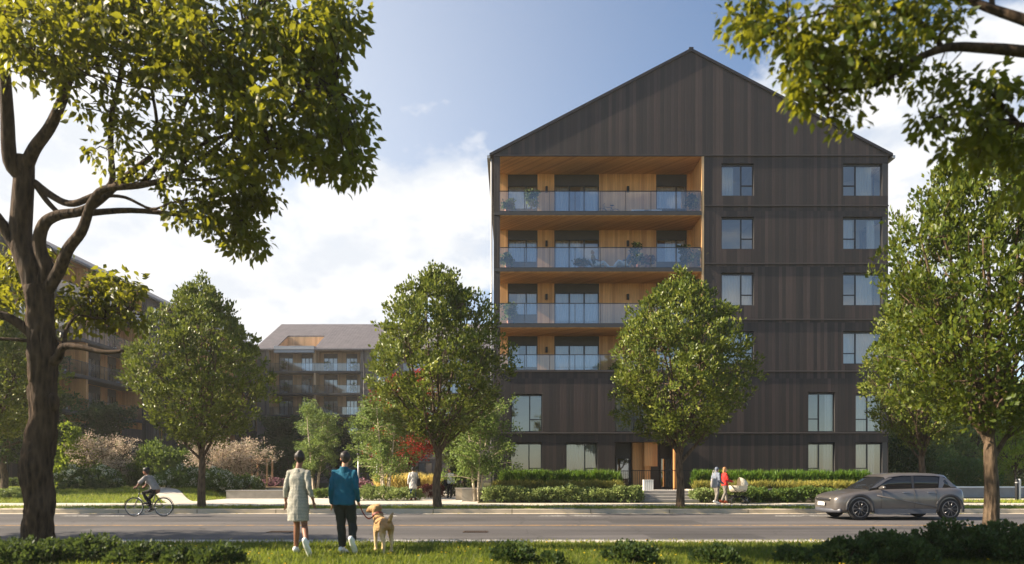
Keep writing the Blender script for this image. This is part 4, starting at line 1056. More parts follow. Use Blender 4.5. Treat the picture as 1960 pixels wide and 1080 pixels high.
birch(G_(705, 52), 6.0, 'loose green young tree behind the round shrub bed', 3, .9, .9, 'leaf_mid', .13, 'bark_street', 'tree', 'young_tree', .6, 2.0)
birch(G_(880, 44), 5.5, 'loose green young tree behind the man on the phone', 3, .9, .9, 'leaf_mid', .13, 'bark_street', 'tree', 'young_tree', .6, 2.0)
# round bed and plaza planting
shrub('shrub_mound', G_(734, 34.5), (2.05, 1.0, .34), 300, .085, 'leaf_shrub', 'round clipped mound of grey green shrubs at the birch foot', tmpl='wide', per=26, crad=.13)
hedge(pw(722, 40), pw(838, 40), 40, 1.6, .5, .6, 'grass_straw', 'straw yellow ornamental grass behind the seat wall on the plaza', 420, .4, 'strap', 1.6, 'ornamental_grass', .2, 'grass', 18, .14)
hedge(pw(640, 41), pw(715, 41), 41, 1.5, .14, .75, 'petal_mauve', 'mauve flowering perennials beside the teal jacket', 260, .12, 'wide', .6, 'flower_border', .3, 'flowers', 24, .18)
hedge(pw(480, 46), pw(560, 46), 46, 1.5, .14, .8, 'petal_mauve', 'mauve flowering perennials behind the wooden deck bench', 260, .12, 'wide', .6, 'flower_border', .3, 'flowers', 24, .18)
shrub('plum_shrub', G_(826, 38.2), (.75, .6, .4), 90, .1, 'leaf_plum', 'low dark plum shrub at the end of the seat wall', tmpl='wide', per=24, crad=.15)
shrub('clipped_hedge', G_(882, 41), (1.2, .8, .75), 220, .12, 'leaf_dark', 'rounded dark green hedge behind the man on the phone', per=26)
hedge(pw(604, 37.5), pw(640, 37.5), 37.5, .8, .14, .4, 'leaf_mid', 'small clipped green shrub between the walking couple', 90, .1, 'wide', .4, 'shrub_border', .2, 'plant border', 24, .15)
def seat_wall(a, b, d, h, label, slab='pale_timber', dep=.5):
    x0, x1 = pw(a, d), pw(b, d); o = empty('seat_wall', (x0, d, .145), 0, label, 'bench')
    mb = MB(); mb.box(0, x1 - x0, 0, dep, 0, h - .052); mb.build('wall', 'concrete', o)
    mb = MB(); mb.box(-.03, x1 - x0 + .03, -.04, dep + .03, h - .05, h); mb.build('seat', slab, o); return o
seat_wall(742, 830, 38.4, .5, 'long concrete seat wall before the straw grass', 'concrete_step')
seat_wall(433, 545, 36.5, .46, 'low concrete seat wall behind the woman in the striped dress', 'concrete_step')
seat_wall(505, 546, 41, .55, 'small timber topped bench behind the striped dress')
seat_wall(872, 960, 34.6, .62, 'grey concrete planter wall behind the birch stems', 'concrete_step')
# pale blossom shrubs, hydrangeas, beds on the left
birch(G_(212, 42.5), 3.2, 'pale pink feathery shrub behind the cyclist, over the white hydrangeas', 5, 1.5, .32, 'leaf_blush', .085, 'bark_street', 'shrub', 'blossom_shrub', .5, 1.8, 'pale feathery shrubs in the garden')
birch(G_(415, 42.5), 3.2, 'pale pink feathery shrub just behind the street tree trunk', 5, 1.5, .32, 'leaf_blush', .085, 'bark_street', 'shrub', 'blossom_shrub', .5, 1.8, 'pale feathery shrubs in the garden')
birch(G_(470, 43.5), 3.0, 'pale pink feathery shrub by the garden pergola', 5, 1.3, .32, 'leaf_blush', .085, 'bark_street', 'shrub', 'blossom_shrub', .5, 1.7, 'pale feathery shrubs in the garden')
hy = 'white hydrangeas in the garden'
for px, d, s_, lab in ((150, 39.4, 1.0, 'white flowering hydrangea nearest the old trunk'), (195, 39.8, 1.0, 'white flowering hydrangea under the pale shrub'), (350, 39.4, 1.0, 'white flowering hydrangea beside the garden path'), (415, 39.4, 1.0, 'white flowering hydrangea just beyond the street tree trunk'), (470, 39.8, .9, 'white flowering hydrangea under the pergola')):
    shrub('hydrangea', G_(px, d), (1.25 * s_, .8, .62 * s_), 130, .13, 'leaf_mid', lab, 'shrub', hy, 'wide', .4, flowers=('petal_white', 42, .17, .075))
hedge(pw(100, 37.5), pw(245, 40), 38.5, 1.6, .5, .5, 'leaf_dark', 'low dark clipped hedge along the garden lawn', 420, .09, 'kite', .6, 'low_hedge', .3, 'hedge', 24, .16)
hedge(pw(0, 34), pw(40, 34), 34.5, 1.4, .14, .5, 'leaf_shrub', 'low pale green shrub border at the old trunk', 150, .1, 'wide', .5, 'shrub_border', .3, 'plant border', 24, .16)
shrub('garden_bush', G_(310, 44), (2.2, 1.2, 1.35), 420, .16, 'leaf_mid', 'broad rounded green bush between the two pale shrubs', per=24, crad=.3)
shrub('garden_bush', G_(560, 60), (3.2, 2, 1.8), 420, .18, 'leaf_dark', 'dark rounded bush beneath the far wing balconies', per=22, crad=.34)
shrub('garden_bush', G_(470, 56), (2.4, 2, 1.6), 320, .18, 'leaf_mid', 'tall green bush behind the pergola', per=22, crad=.34)
shrub('garden_bush', G_(380, 58), (2.8, 2, 1.9), 340, .18, 'leaf_dark', 'dark bush in the shade of the long wing', per=22, crad=.34)
shrub('garden_bush', G_(250, 44), (.9, .7, .4), 90, .1, 'leaf_shrub', 'small pale shrub just behind the cyclist', per=22, crad=.16, tmpl='wide')
shrub('bamboo_clump', G_(135, 43), (1.6, 1.3, 1.9), 320, .2, 'leaf_lime', 'upright bright green bamboo clump beside the old trunk', per=22, crad=.3, upward=1.2)
birch(G_(200, 50), 6.3, 'dark loose tree under the shaded long wing', 4, 1.2, 1, 'leaf_dark', .16, 'bark_street', 'tree', 'young_tree', .6, 2.3)
birch(G_(540, 66), 6.5, 'dark loose tree before the far wing ground floor', 4, 1.2, 1, 'leaf_dark', .17, 'bark_street', 'tree', 'young_tree', .6, 2.4)
birch(G_(650, 74), 6.5, 'dark loose tree deep in the courtyard between the birches', 4, 1.2, 1, 'leaf_dark', .18, 'bark_street', 'tree', 'young_tree', .6, 2.4)
birch(G_(760, 70), 7.0, 'tall loose tree at the back of the courtyard', 4, 1.2, 1, 'leaf_mid', .18, 'bark_street', 'tree', 'young_tree', .6, 2.6)
hedge(pw(0, 44), pw(100, 44), 44, 1.4, .14, .9, 'leaf_dark', 'dark hedge along the foot of the shaded wing', 300, .14, 'kite', .7, 'hedge', .1, 'hedge', 22, .22)
pg = empty('garden_pergola', G_(482, 44.8), 0, 'small timber garden pergola over a bench among pale shrubs', 'pergola')
mb = MB()
for x in (0, 1.0): mb.box(x - .05, x + .05, -.05, .05, 0, 1.95); mb.box(x - .05, x + .05, .95, 1.05, 0, 1.95)
mb.build('post', 'pale_timber', pg); mb = MB()
for k in range(6): mb.box(-.2 + k * .26, -.15 + k * .26, -.25, 1.25, 1.953, 2.03)
mb.build('slats', 'pale_timber', pg)
# garden posts of light
for px, lab in ((686, 'slim grey lamp post by the mauve flowers'), (722, 'slim grey lamp post behind the birch bed')):
    lp = empty('garden_lamp', G_(px, 45), 0, lab, 'lamp'); mb = MB(); mb.chain([(0, 0, 0), (0, 0, 2.5)], [.06, .055], 8); mb.build('post', 'pale_metal', lp); mb = MB(); mb.lathe([(.001, 2.72), (.1, 2.7), (.1, 2.5), (.001, 2.5)], n=10); mb.build('lamp_head', 'iron', lp)

# trees at the left edge and the woods on the right
edge = copy_tree(t2, (-21.7, 27.1, .14), 4.4, (1.0, 1.0, 1.0), 'street tree almost hidden behind the old trunk at the picture edge')
out = copy_tree(t3, (-18.5, 14.3, .04), 2.2, (1.1, 1.1, 1.1), 'kerbside tree outside the view whose shade falls across the road')  # unseen tree, added to cast shade on the near road
dk = crown_tree('dark_tree', 9.5, 1.6, [(0, 1.2), (.2, 2.6), (.5, 3.0), (.8, 1.9), (1, .5)], .2, 1.6, 10, 520, 34, .2, ('bark_street', 'leaf_dark'), 'dark dense tree behind the old trunk, shading the long wing', G_(8, 38), crad=.45)
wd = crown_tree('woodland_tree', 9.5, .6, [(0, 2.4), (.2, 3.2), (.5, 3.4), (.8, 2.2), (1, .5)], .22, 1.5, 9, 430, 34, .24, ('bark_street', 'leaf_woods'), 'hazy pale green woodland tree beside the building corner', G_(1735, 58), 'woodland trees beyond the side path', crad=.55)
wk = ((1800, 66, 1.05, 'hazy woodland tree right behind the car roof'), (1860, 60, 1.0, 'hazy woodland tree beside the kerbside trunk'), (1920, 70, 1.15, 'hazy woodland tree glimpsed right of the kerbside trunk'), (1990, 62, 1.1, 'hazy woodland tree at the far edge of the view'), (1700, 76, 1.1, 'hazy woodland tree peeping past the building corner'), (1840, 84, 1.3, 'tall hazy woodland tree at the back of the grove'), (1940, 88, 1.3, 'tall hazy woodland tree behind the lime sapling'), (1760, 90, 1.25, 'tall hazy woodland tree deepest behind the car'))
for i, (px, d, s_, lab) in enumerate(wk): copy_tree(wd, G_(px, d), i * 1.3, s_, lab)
shrub('dark_bush', G_(1722, 42), (2.4, 1.6, 1.9), 330, .17, 'leaf_dark', 'dense dark bush beside the building corner behind the car', per=24, crad=.34)
shrub('dark_bush', G_(1830, 50), (3.6, 1.8, 1.3), 330, .17, 'leaf_mid', 'spreading dull green bush behind the low wall', per=24, crad=.34)
shrub('dark_bush', G_(1925, 52), (3.6, 1.8, 1.4), 330, .17, 'leaf_ochre', 'ochre green bush behind the low wall beyond the kerbside trunk', per=24, crad=.34)
lime = crown_tree('lime_sapling', 5.6, 1.5, [(0, .8), (.25, 1.5), (.5, 1.6), (.8, 1.0), (1, .2)], .07, 1.4, 8, 240, 34, .16, ('bark_street', 'leaf_lime'), 'bright lime green sapling beyond the low wall', G_(1944, 40), crad=.3)
lw = empty('low_wall', (22.0, 38.5, .13), 0, 'low grey wall with a pale coping behind the car', 'wall')
mb = MB(); mb.box(0, 26, 0, .25, 0, .56); mb.build('wall', 'concrete_step', lw); mb = MB(); mb.box(-.03, 26.03, -.04, .29, .562, .64); mb.build('coping', 'white_paint', lw)
for px, lab in ((1946, 'slim dark bollard by the low wall'), (1951, 'pale slim bollard post by the low wall')):
    o = empty('bollard', G_(px, 33.5), 0, lab, 'bollard'); mb = MB(); mb.lathe([(.07, 0), (.07, 1.05), (.055, 1.1), (.001, 1.11)], n=10); mb.build('post', 'iron' if px < 1950 else 'pale_metal', o); mb = MB(); mb.lathe([(.075, .9), (.075, .95)], n=10); mb.build('band', 'pale_metal', o)
# dark shrubs in the foreground
fg = 'dark shrubs at the near edge of the lawn'
def near_shrub(px, py, d, r, n, label, leaf=.06):
    b = W(px, py, d); return shrub('lawn_shrub', (b.x, d, .04), r, n, leaf, 'leaf_dark', label, 'shrub', fg, 'wide', .7, per=30, crad=.11, nstem=12, bottom=.05)
near_shrub(60, 1090, 11.3, (.75, .6, .18), 150, 'dark leafy shrub growing round the old trunk')
near_shrub(175, 1080, 11.6, (.55, .5, .2), 120, 'dark leafy shrub just beside the old trunk, tallest there')
near_shrub(270, 1085, 11.4, (.48, .5, .13), 90, 'low dark leafy shrub below the cyclist')
near_shrub(355, 1090, 11.2, (.34, .4, .1), 46, 'smallest dark leafy shrub below the woman')
near_shrub(420, 1095, 11.0, (.35, .35, .14), 45, 'tiny dark leafy shrub at the bottom edge near the woman')
near_shrub(985, 1090, 11.2, (.3, .3, .15), 50, 'small dark leafy shrub in the middle of the lawn')
near_shrub(1056, 1095, 11.1, (.16, .2, .08), 20, 'tiny dark leafy shrub beside the middle one')
near_shrub(1210, 1090, 11.2, (.36, .3, .16), 56, 'dark leafy shrub in front of the entrance tree')
near_shrub(1370, 1090, 11.2, (.34, .3, .13), 48, 'dark leafy shrub on the lawn below the pram')
near_shrub(1520, 1090, 11.2, (.24, .3, .12), 34, 'dark leafy shrub on the lawn below the car nose')
near_shrub(1700, 1085, 11.3, (.7, .6, .24), 170, 'broad dark leafy shrub below the car')
near_shrub(1830, 1070, 11.8, (.66, .6, .31), 170, 'tall dark leafy shrub at the kerbside trunk')
near_shrub(1935, 1080, 11.4, (.6, .6, .31), 160, 'tall dark leafy shrub at the edge past the kerbside trunk')
near_shrub(1620, 1090, 11.1, (.4, .4, .2), 70, 'low dark leafy shrub touching the broad one below the car')
# ------------------------------------------------------------------ people (local: facing +y, z up, 1.75 m tall)
BASE = dict(pel=(0, 0, .95), wai=(0, 0, 1.1), che=(0, .01, 1.3), nek=(0, -.01, 1.47), hed=(0, .02, 1.635),
            shL=(-.185, 0, 1.415), elL=(-.245, -.04, 1.14), wrL=(-.26, .03, .89), haL=(-.26, .06, .72), shR=(.185, 0, 1.415), elR=(.245, -.04, 1.14), wrR=(.26, .03, .89), haR=(.26, .06, .72),
            hiL=(-.09, 0, .92), knL=(-.1, .03, .5), anL=(-.1, -.02, .085), toL=(-.115, .14, .035), hiR=(.09, 0, .92), knR=(.1, .03, .5), anR=(.1, -.02, .085), toR=(.115, .14, .035))
def V3(p): return Vector(p)
def hand(mb, w, h, sgn, curl=.5):
    w, h = V3(w), V3(h); d = (h - w); ln = d.length; d.normalize()
    s = Vector((0, 1, 0)); s = (s - d * s.dot(d)).normalized(); nrm = d.cross(s) * sgn        # s: across the knuckles (thumb side), nrm: palm
    mb.chain([w, w + d * ln * .22, w + d * ln * .5], [(.024, .016), (.036, .017), (.04, .015)], 8, side=s, caps='round')
    for i, (o, l) in enumerate(((.029, .44), (.010, .5), (-.010, .46), (-.028, .36))):
        b = w + d * ln * .47 + s * o; k = b + d * ln * l * .5 + nrm * .012 * curl; e = k + d * ln * l * .42 + nrm * .04 * curl
        mb.chain([b, k, e], [.0095, .0088, .0072], 6, caps='round')
    b = w + d * ln * .15 + s * .03; mb.chain([b, b + d * ln * .2 + s * .024, b + d * ln * .4 + s * .026 + nrm * .02], [.012, .0105, .0085], 6, caps='round')
def person(name, label, loc, rz, pose, skin, clothes, hair=None, scale=1.0, vox=.011, hyaw=0, group=None, cat='person', slim=1.0):
    J = {k: V3(pose.get(k, v)) for k, v in BASE.items()}
    mb = MB(); X = (1, 0, 0); sl = slim
    side = (J['shR'] - J['shL']).normalized(); hs = (J['hiR'] - J['hiL']).normalized()
    ms = (J['shL'] + J['shR']) / 2; mh = (J['hiL'] + J['hiR']) / 2
    up = (J['nek'] - J['pel']).normalized()
    mb.chain([J['pel'] - up * .09, J['pel'], J['wai'], J['che'], ms - up * .02, J['nek'] - up * .02], [(.13 * sl, .1), (.165 * sl, .112), (.128 * sl, .092), (.155 * sl, .108), (.125 * sl, .075), (.06, .055)], 14, side=side, caps='round')
    mb.chain([J['nek'] - up * .05, J['nek'], J['hed'] - Vector((0, 0, .03))], [.062, .052, .05], 10, caps='round')
    mb.chain([J['shL'], ms + up * .02, J['shR']], [.046, .06, .046], 10, caps='round')
    for q in 'LR':
        sg = -1 if q == 'L' else 1
        sh, el, wr = J['sh' + q], J['el' + q], J['wr' + q]
        mb.chain([sh, sh.lerp(el, .45), el, el.lerp(wr, .35), wr], [.052 * sl, .046 * sl, .037, .036, .025], 10, caps='round')
        hand(mb, wr, J['ha' + q], sg)
        hp, kn, an, to = J['hi' + q], J['kn' + q], J['an' + q], J['to' + q]
        back = (hp - kn).normalized()
        mb.chain([hp + Vector((0, 0, .02)), hp.lerp(kn, .4), kn, kn.lerp(an, .35), an], [.088 * sl, .075 * sl, .053, .053, .034], 12, caps='round')
        fd = (to - an); fz = fd.normalized()
        mb.chain([an - fz * .05 - Vector((0, 0, .03)), an + fd * .3 - Vector((0, 0, .02)), an + fd * .8, to + fz * .04], [(.034, .036), (.04, .036), (.044, .028), (.036, .02)], 10, side=hs, caps='round')
    hd = J['hed']; rot = Matrix.Rotation(hyaw, 3, 'Z')
    def hp_(x, y, z): return hd + rot @ Vector((x, y, z))
    mb.ell(hp_(0, -.005, .02), (.074, .094, .1), 0, 16, 12, rot); mb.ell(hp_(0, .03, -.055), (.052, .058, .058), 0, 12, 8, rot); mb.ell(hp_(0, .045, -.005), (.058, .05, .07), 0, 12, 8, rot)
    mb.chain([hp_(0, .09, .022), hp_(0, .112, -.018)], [.009, .015], 8, caps='round')                                    # nose
    mb.chain([hp_(-.022, .088, -.058), hp_(0, .094, -.058), hp_(.022, .088, -.058)], [.006, .009, .006], 6, caps='round')  # lips
    for s_ in (-1, 1):
        mb.ell(hp_(s_ * .077, -.005, -.005), (.012, .024, .034), 0, 8, 6, rot); mb.chain([hp_(s_ * .012, .092, .03), hp_(s_ * .045, .08, .034)], [.008, .007], 6, caps='round')
    body = remeshed(mb, name, skin, None, vox, 3)
    body.location = loc; body.rotation_euler = (0, 0, rz); body.scale = (scale,) * 3
    tag(body, label, cat, group)
    em = MB()
    for s_ in (-1, 1): em.ell(hp_(s_ * .03, .083, .012), (.012, .008, .008), 0, 8, 6, rot)
    em.build('eyes', 'nose_black', body)
    for c in clothes:
        k, mat = c[0], c[1]; m = MB(); op = c[2] if len(c) > 2 else {}
        vx = vox
        if k in ('top', 'coat', 'dress'):
            g = op.get('loose', .022); hem = op.get('hem', .88); fl = op.get('flare', 0)
            hz = J['pel'].z - hem
            pts = [ms + up * .012, J['che'], J['wai'], J['pel']]; rad = [(.15 * sl + g * .4, .078 + g * .6), (.165 * sl + g, .112 + g), (.138 * sl + g * op.get('waist', 1.1), .098 + g), (.17 * sl + g, .118 + g)]
            dn = op.get('down', Vector((0, 0, -1)))
            if hz > 0.02: pts.append(J['pel'] + dn * hz); rad.append((.172 * sl + g + fl, .122 + g + fl))
            if hz > .3:
                pts.insert(4, J['pel'] + dn * hz * .45); rad.insert(4, (.182 * sl + g + fl * .6, .124 + g + fl * .5))
            m.chain(pts, rad, 16, side=side)
            m.chain([J['shL'] + Vector((.03, 0, -.005)), ms + up * .035, J['shR'] + Vector((-.03, 0, -.005))], [.05 + g * .4, .062 + g * .3, .05 + g * .4], 10, caps='round')
            m.chain([J['nek'] - up * .07, J['nek'] + up * op.get('collar', -.015)], [.085 + g * .4, .064 + g * .2], 10)
            for q in 'LR':
                sh, el, wr = J['sh' + q], J['el' + q], J['wr' + q]; e = op.get('sleeve', 1.0)
                if e > .5: m.chain([sh, sh.lerp(el, .5), el, el.lerp(wr, (e - .5) * 2)], [.052 * sl + g * .5, .05 * sl + g * .6, .041 + g * .6, .033 + g * .6], 10, caps='round')
                else: m.chain([sh, sh.lerp(el, e * 2)], [.06 + g * .7, .056 + g * .7], 10, caps='round')
        elif k == 'pants':
            g = op.get('loose', .014); e = op.get('to', .93)
            m.chain([J['pel'] + up * .1, J['pel'], mh - up * .04], [(.15 * sl + g, .108 + g), (.168 * sl + g, .12 + g), (.15 * sl + g, .11 + g)], 14, side=hs, caps='round')
            for q in 'LR':
                hp, kn, an = J['hi' + q], J['kn' + q], J['an' + q]
                m.chain([hp, hp.lerp(kn, .4), kn, kn.lerp(an, .45), kn.lerp(an, e)], [.093 * sl + g, .08 * sl + g, .06 + g, .056 + g, .043 + g * 1.2], 12)
        elif k == 'shoes':
            for q in 'LR':
                an, to = J['an' + q], J['to' + q]; fd = to - an; fz = fd.normalized(); sidev = Vector((1, 0, 0)); upv = sidev.cross(fz); upv = upv if upv.dot(J['kn' + q] - an) > 0 else -upv
                sm = MB()
                sm.chain([an - fz * .075 - upv * .03, an + fd * .25 - upv * .03, an + fd * .75 - upv * .008, to + fz * .07 - upv * .006], [(.042, .05), (.046, .048), (.052, .04), (.044, .028)], 10, side=hs, caps='round')
                sm.chain([an - upv * .03, an + upv * op.get('high', .03)], [.05, .047], 10)
                remeshed(sm, 'shoe', mat, body, .01, 2)
            continue
        remeshed(m, {'top': op.get('name', 'jacket'), 'coat': 'coat', 'dress': 'dress', 'pants': 'trousers'}[k], mat, body, vx, 4, None, .009 if k != 'dress' else .006)
    if hair:
        m = MB(); k = hair[0]
        m.ell(hp_(0, -.016, .036), (.083, .098, .1), 0, 16, 12, rot)
        m.ell(hp_(0, -.055, -.015), (.07, .05, .07), 0, 12, 8, rot)
        if k == 'bun': m.ell(hp_(0, -.06, .1), (.05, .05, .045), 0, 12, 8); m.ell(hp_(0, -.03, .03), (.086, .09, .095), 0, 12, 8)
        if k == 'long': m.ell(hp_(0, -.07, -.06), (.085, .05, .13), 0, 12, 8)
        if k == 'pony': m.chain([hp_(0, -.09, .04), hp_(0, -.15, -.01), hp_(0, -.13, -.12)], [.03, .035, .015], 8, caps='round')
        hm = remeshed(m, 'hair', hair[1], body, .01, 2, None, .008)
    return body
def PX(px, d, z): return ((px - 980) / FPX * d, d, z)

GZ = .05
# the woman in the striped dress: left leg planted ahead, right leg trailing with the heel up
wom = person('person', 'woman in a striped knee length dress and white sneakers walking away over the grass', PX(571, 12.35, GZ), R(-6),
    dict(pel=(0, 0, .97), wai=(0, .0, 1.11), che=(0, .02, 1.31), nek=(.0, .01, 1.48), hed=(.012, .045, 1.645), shL=(-.16, .02, 1.4), elL=(-.215, -.02, 1.14), wrL=(-.245, .05, .92), haL=(-.255, .08, .745), shR=(.16, 0, 1.4), elR=(.215, -.06, 1.15), wrR=(.265, -.01, .94), haR=(.28, .01, .765),
         hiL=(-.085, .01, .93), knL=(-.075, .12, .51), anL=(-.115, .17, .09), toL=(-.15, .32, .03), hiR=(.085, -.01, .93), knR=(.1, .02, .51), anR=(.27, -.3, .24), toR=(.28, -.22, .08)),
    'skin_brown', [('dress', 'dress_stripe', dict(hem=.58, loose=.014, flare=.012, sleeve=.82, waist=1.4)), ('shoes', 'sole_white')], ('bun', 'hair_dark'), 1.07, .009, .35, slim=.93)
man = person('person', 'man in a teal jacket and dark trousers walking away with a dog lead in hand', PX(659, 12.5, GZ), R(-4),
    dict(pel=(0, 0, .96), nek=(0, 0, 1.475), hed=(.012, .03, 1.645), shL=(-.172, .01, 1.395), elL=(-.218, -.03, 1.13), wrL=(-.235, .05, .9), haL=(-.235, .08, .73), shR=(.172, 0, 1.395), elR=(.218, -.03, 1.14), wrR=(.2, .12, .93), haR=(.18, .24, .82),
         hiL=(-.09, .0, .93), knL=(-.07, .05, .5), anL=(-.04, .02, .09), toL=(-.03, .18, .03), hiR=(.09, 0, .93), knR=(.13, .06, .51), anR=(.2, -.2, .25), toR=(.21, -.1, .1)),
    'skin_tan', [('top', 'jacket_teal', dict(hem=.85, loose=.026, waist=1.5, collar=.03)), ('pants', 'trousers_olive', dict(loose=.018)), ('shoes', 'sole_white')], ('short', 'hair_dark'), 1.07, .009, .25)
# the dog: seen from behind on the right, head turned to the man
def dog():
    m = MB()
    X = (1, 0, 0)
    m.chain([(0, -.36, .5), (0, -.28, .525), (0, -.1, .52), (0, .08, .5), (0, .22, .5), (0, .31, .53)], [(.07, .08), (.108, .11), (.105, .115), (.12, .15), (.12, .155), (.08, .1)], 14, side=X, caps='round')
    m.chain([(0, .24, .56), (-.01, .31, .66), (-.03, .35, .75)], [.115, .1, .085], 12, caps='round')
    hd = Vector((-.045, .36, .79)); f = Vector((-.85, .5, -.12)).normalized(); s = Vector((.5, .85, 0)).normalized()
    m.chain([hd - f * .05, hd + f * .05, hd + f * .09], [(.082, .084), (.085, .08), (.062, .062)], 12, side=s, caps='round')
    m.chain([hd + f * .08 + Vector((0, 0, -.02)), hd + f * .12 + Vector((0, 0, -.03)), hd + f * .15 + Vector((0, 0, -.03))], [(.048, .044), (.042, .038), (.034, .03)], 10, side=s, caps='round')
    for q in (-1, 1):
        b = hd - f * .015 + s * q * .078 + Vector((0, 0, .04)); m.chain([b, b + s * q * .022 + Vector((0, 0, -.055)), b + s * q * .012 + f * .02 + Vector((0, 0, -.125))], [(.036, .014), (.044, .016), (.024, .011)], 8, side=f, caps='round')
        fy = .02 * q
        m.chain([(q * .075, .23, .46), (q * .08, .21, .34), (q * .078, .23 + fy, .2), (q * .076, .225 + fy, .07)], [(.05, .07), (.042, .05), (.033, .034), (.028, .03)], 10, side=X, caps='round')
        m.chain([(q * .076, .215 + fy, .035), (q * .076, .285 + fy, .025)], [(.036, .034), (.034, .022)], 10, side=X, caps='round')
        hy = -.07 if q < 0 else .03
        m.chain([(q * .075, -.26, .48), (q * .09, -.2 + hy * .5, .34), (q * .088, -.29 + hy, .21), (q * .086, -.3 + hy, .16), (q * .086, -.275 + hy, .06)], [(.06, .105), (.05, .075), (.032, .038), (.027, .03), (.027, .028)], 10, side=X, caps='round')
        m.chain([(q * .086, -.28 + hy, .035), (q * .086, -.21 + hy, .025)], [(.035, .033), (.033, .022)], 10, side=X, caps='round')
    o = remeshed(m, 'dog', 'fur_golden', None, .011, 3)
    o.location = PX(733, 12.85, GZ); o.rotation_euler = (0, 0, R(27)); o.scale = (1.02,) * 3
    tag(o, 'golden retriever on a red lead, looking back towards the man', 'dog')
    t = MB(); t.chain([(0, -.36, .55), (0, -.44, .62), (.02, -.47, .7), (.06, -.42, .74)], [.035, .04, .035, .015], 8, caps='round'); remeshed(t, 'tail', 'fur_golden', o, .01, 3)
    n = MB(); e = hd + f * .182 + Vector((0, 0, -.018)); n.ell(e, (.016, .016, .013)); n.build('nose', 'nose_black', o)
    n = MB()
    for q in (-1, 1): n.ell(hd + f * .095 + s * q * .042 + Vector((0, 0, .02)), (.009, .009, .009), 0, 8, 6)
    n.build('eyes', 'nose_black', o)
    c = MB(); c.chain([(-.012, .30, .655), (-.014, .318, .685)], [.112, .108], 14, caps=False); c.build('collar', 'leash_leather', o)
    return o
dg = dog()
bpy.context.view_layer.update()
p0 = man.matrix_world @ Vector((.2, .19, .86)); p1 = dg.matrix_world @ Vector((-.08, .27, .67))
mb = MB(); n = 14
pts = [p0.lerp(p1, i / n) - Vector((0, 0, .16 * math.sin(PI * (i / n)))) for i in range(n + 1)]
mb.chain([p0 + Vector((-.02, -.03, .05)), p0 + Vector((.0, .03, .03))] + pts, [(.014, .006)] * (n + 3), 6, side=(0, 0, 1))
ls = mb.build('dog_leash', 'leash_leather'); tag(ls, 'reddish leather lead hanging between the man and the dog', 'dog lead')

# strollers along the far pavement
WALKR = dict(shL=(-.15, 0, 1.415), shR=(.15, 0, 1.415), elL=(-.19, .06, 1.15), elR=(.19, .06, 1.15), wrL=(-.17, .29, 1.06), wrR=(.17, .29, 1.06), haL=(-.17, .44, 1.02), haR=(.17, .44, 1.02), knL=(-.09, .12, .51), anL=(-.09, .14, .1), toL=(-.09, .3, .04), knR=(.09, -.02, .5), anR=(.09, -.2, .12), toR=(.09, -.06, .035))
person('person', 'person in a grey hooded top with a pale shoulder bag walking beside the pram', PX(1371, 30.3, .151), R(-62), dict(knL=(-.09, .1, .51), anL=(-.09, .12, .1), toL=(-.09, .28, .04), knR=(.09, 0, .5), anR=(.09, -.16, .12), toR=(.09, -.02, .035), wrR=(.2, .2, .98), haR=(.15, .33, .93), hed=(0, .05, 1.61)),
    'skin_light', [('top', 'hoodie_grey', dict(hem=.84, loose=.03, collar=.06)), ('pants', 'trousers_grey', {}), ('shoes', 'sole_white')], ('short', 'hoodie_grey'), .95, .013, 0)
person('person', 'person in a red jacket pushing the cream pram', PX(1387, 30.9, .151), R(-80), WALKR, 'skin_light', [('top', 'red_jacket', dict(hem=.86, loose=.028, collar=.03)), ('pants', 'trousers_grey', {}), ('shoes', 'boot_brown')], ('long', 'hair_blond'), .94, .013, 0)
def bag(label, loc, w, h, d, mat, strap=.5, rz=0):
    o = empty('shoulder_bag', loc, rz, label, 'bag'); m = MB()
    m.chain([(0, 0, 0), (0, 0, h * .5), (0, 0, h)], [(w * .5, d * .5), (w * .52, d * .5), (w * .4, d * .3)], 12, side=(1, 0, 0), caps='round'); m.build('pouch', mat, o)
    m = MB(); m.chain([(-w * .35, 0, h), (-w * .1, 0, h + strap), (w * .1, 0, h + strap), (w * .35, 0, h)], [.012] * 4, 5); m.build('strap', mat, o); return o
x, y, z = PX(1366, 30.05, .151); bag('pale grey tote bag hanging from the hooded walker', (x - .02, y - .14, .93), .36, .34, .12, 'bag_grey', .4, R(20))
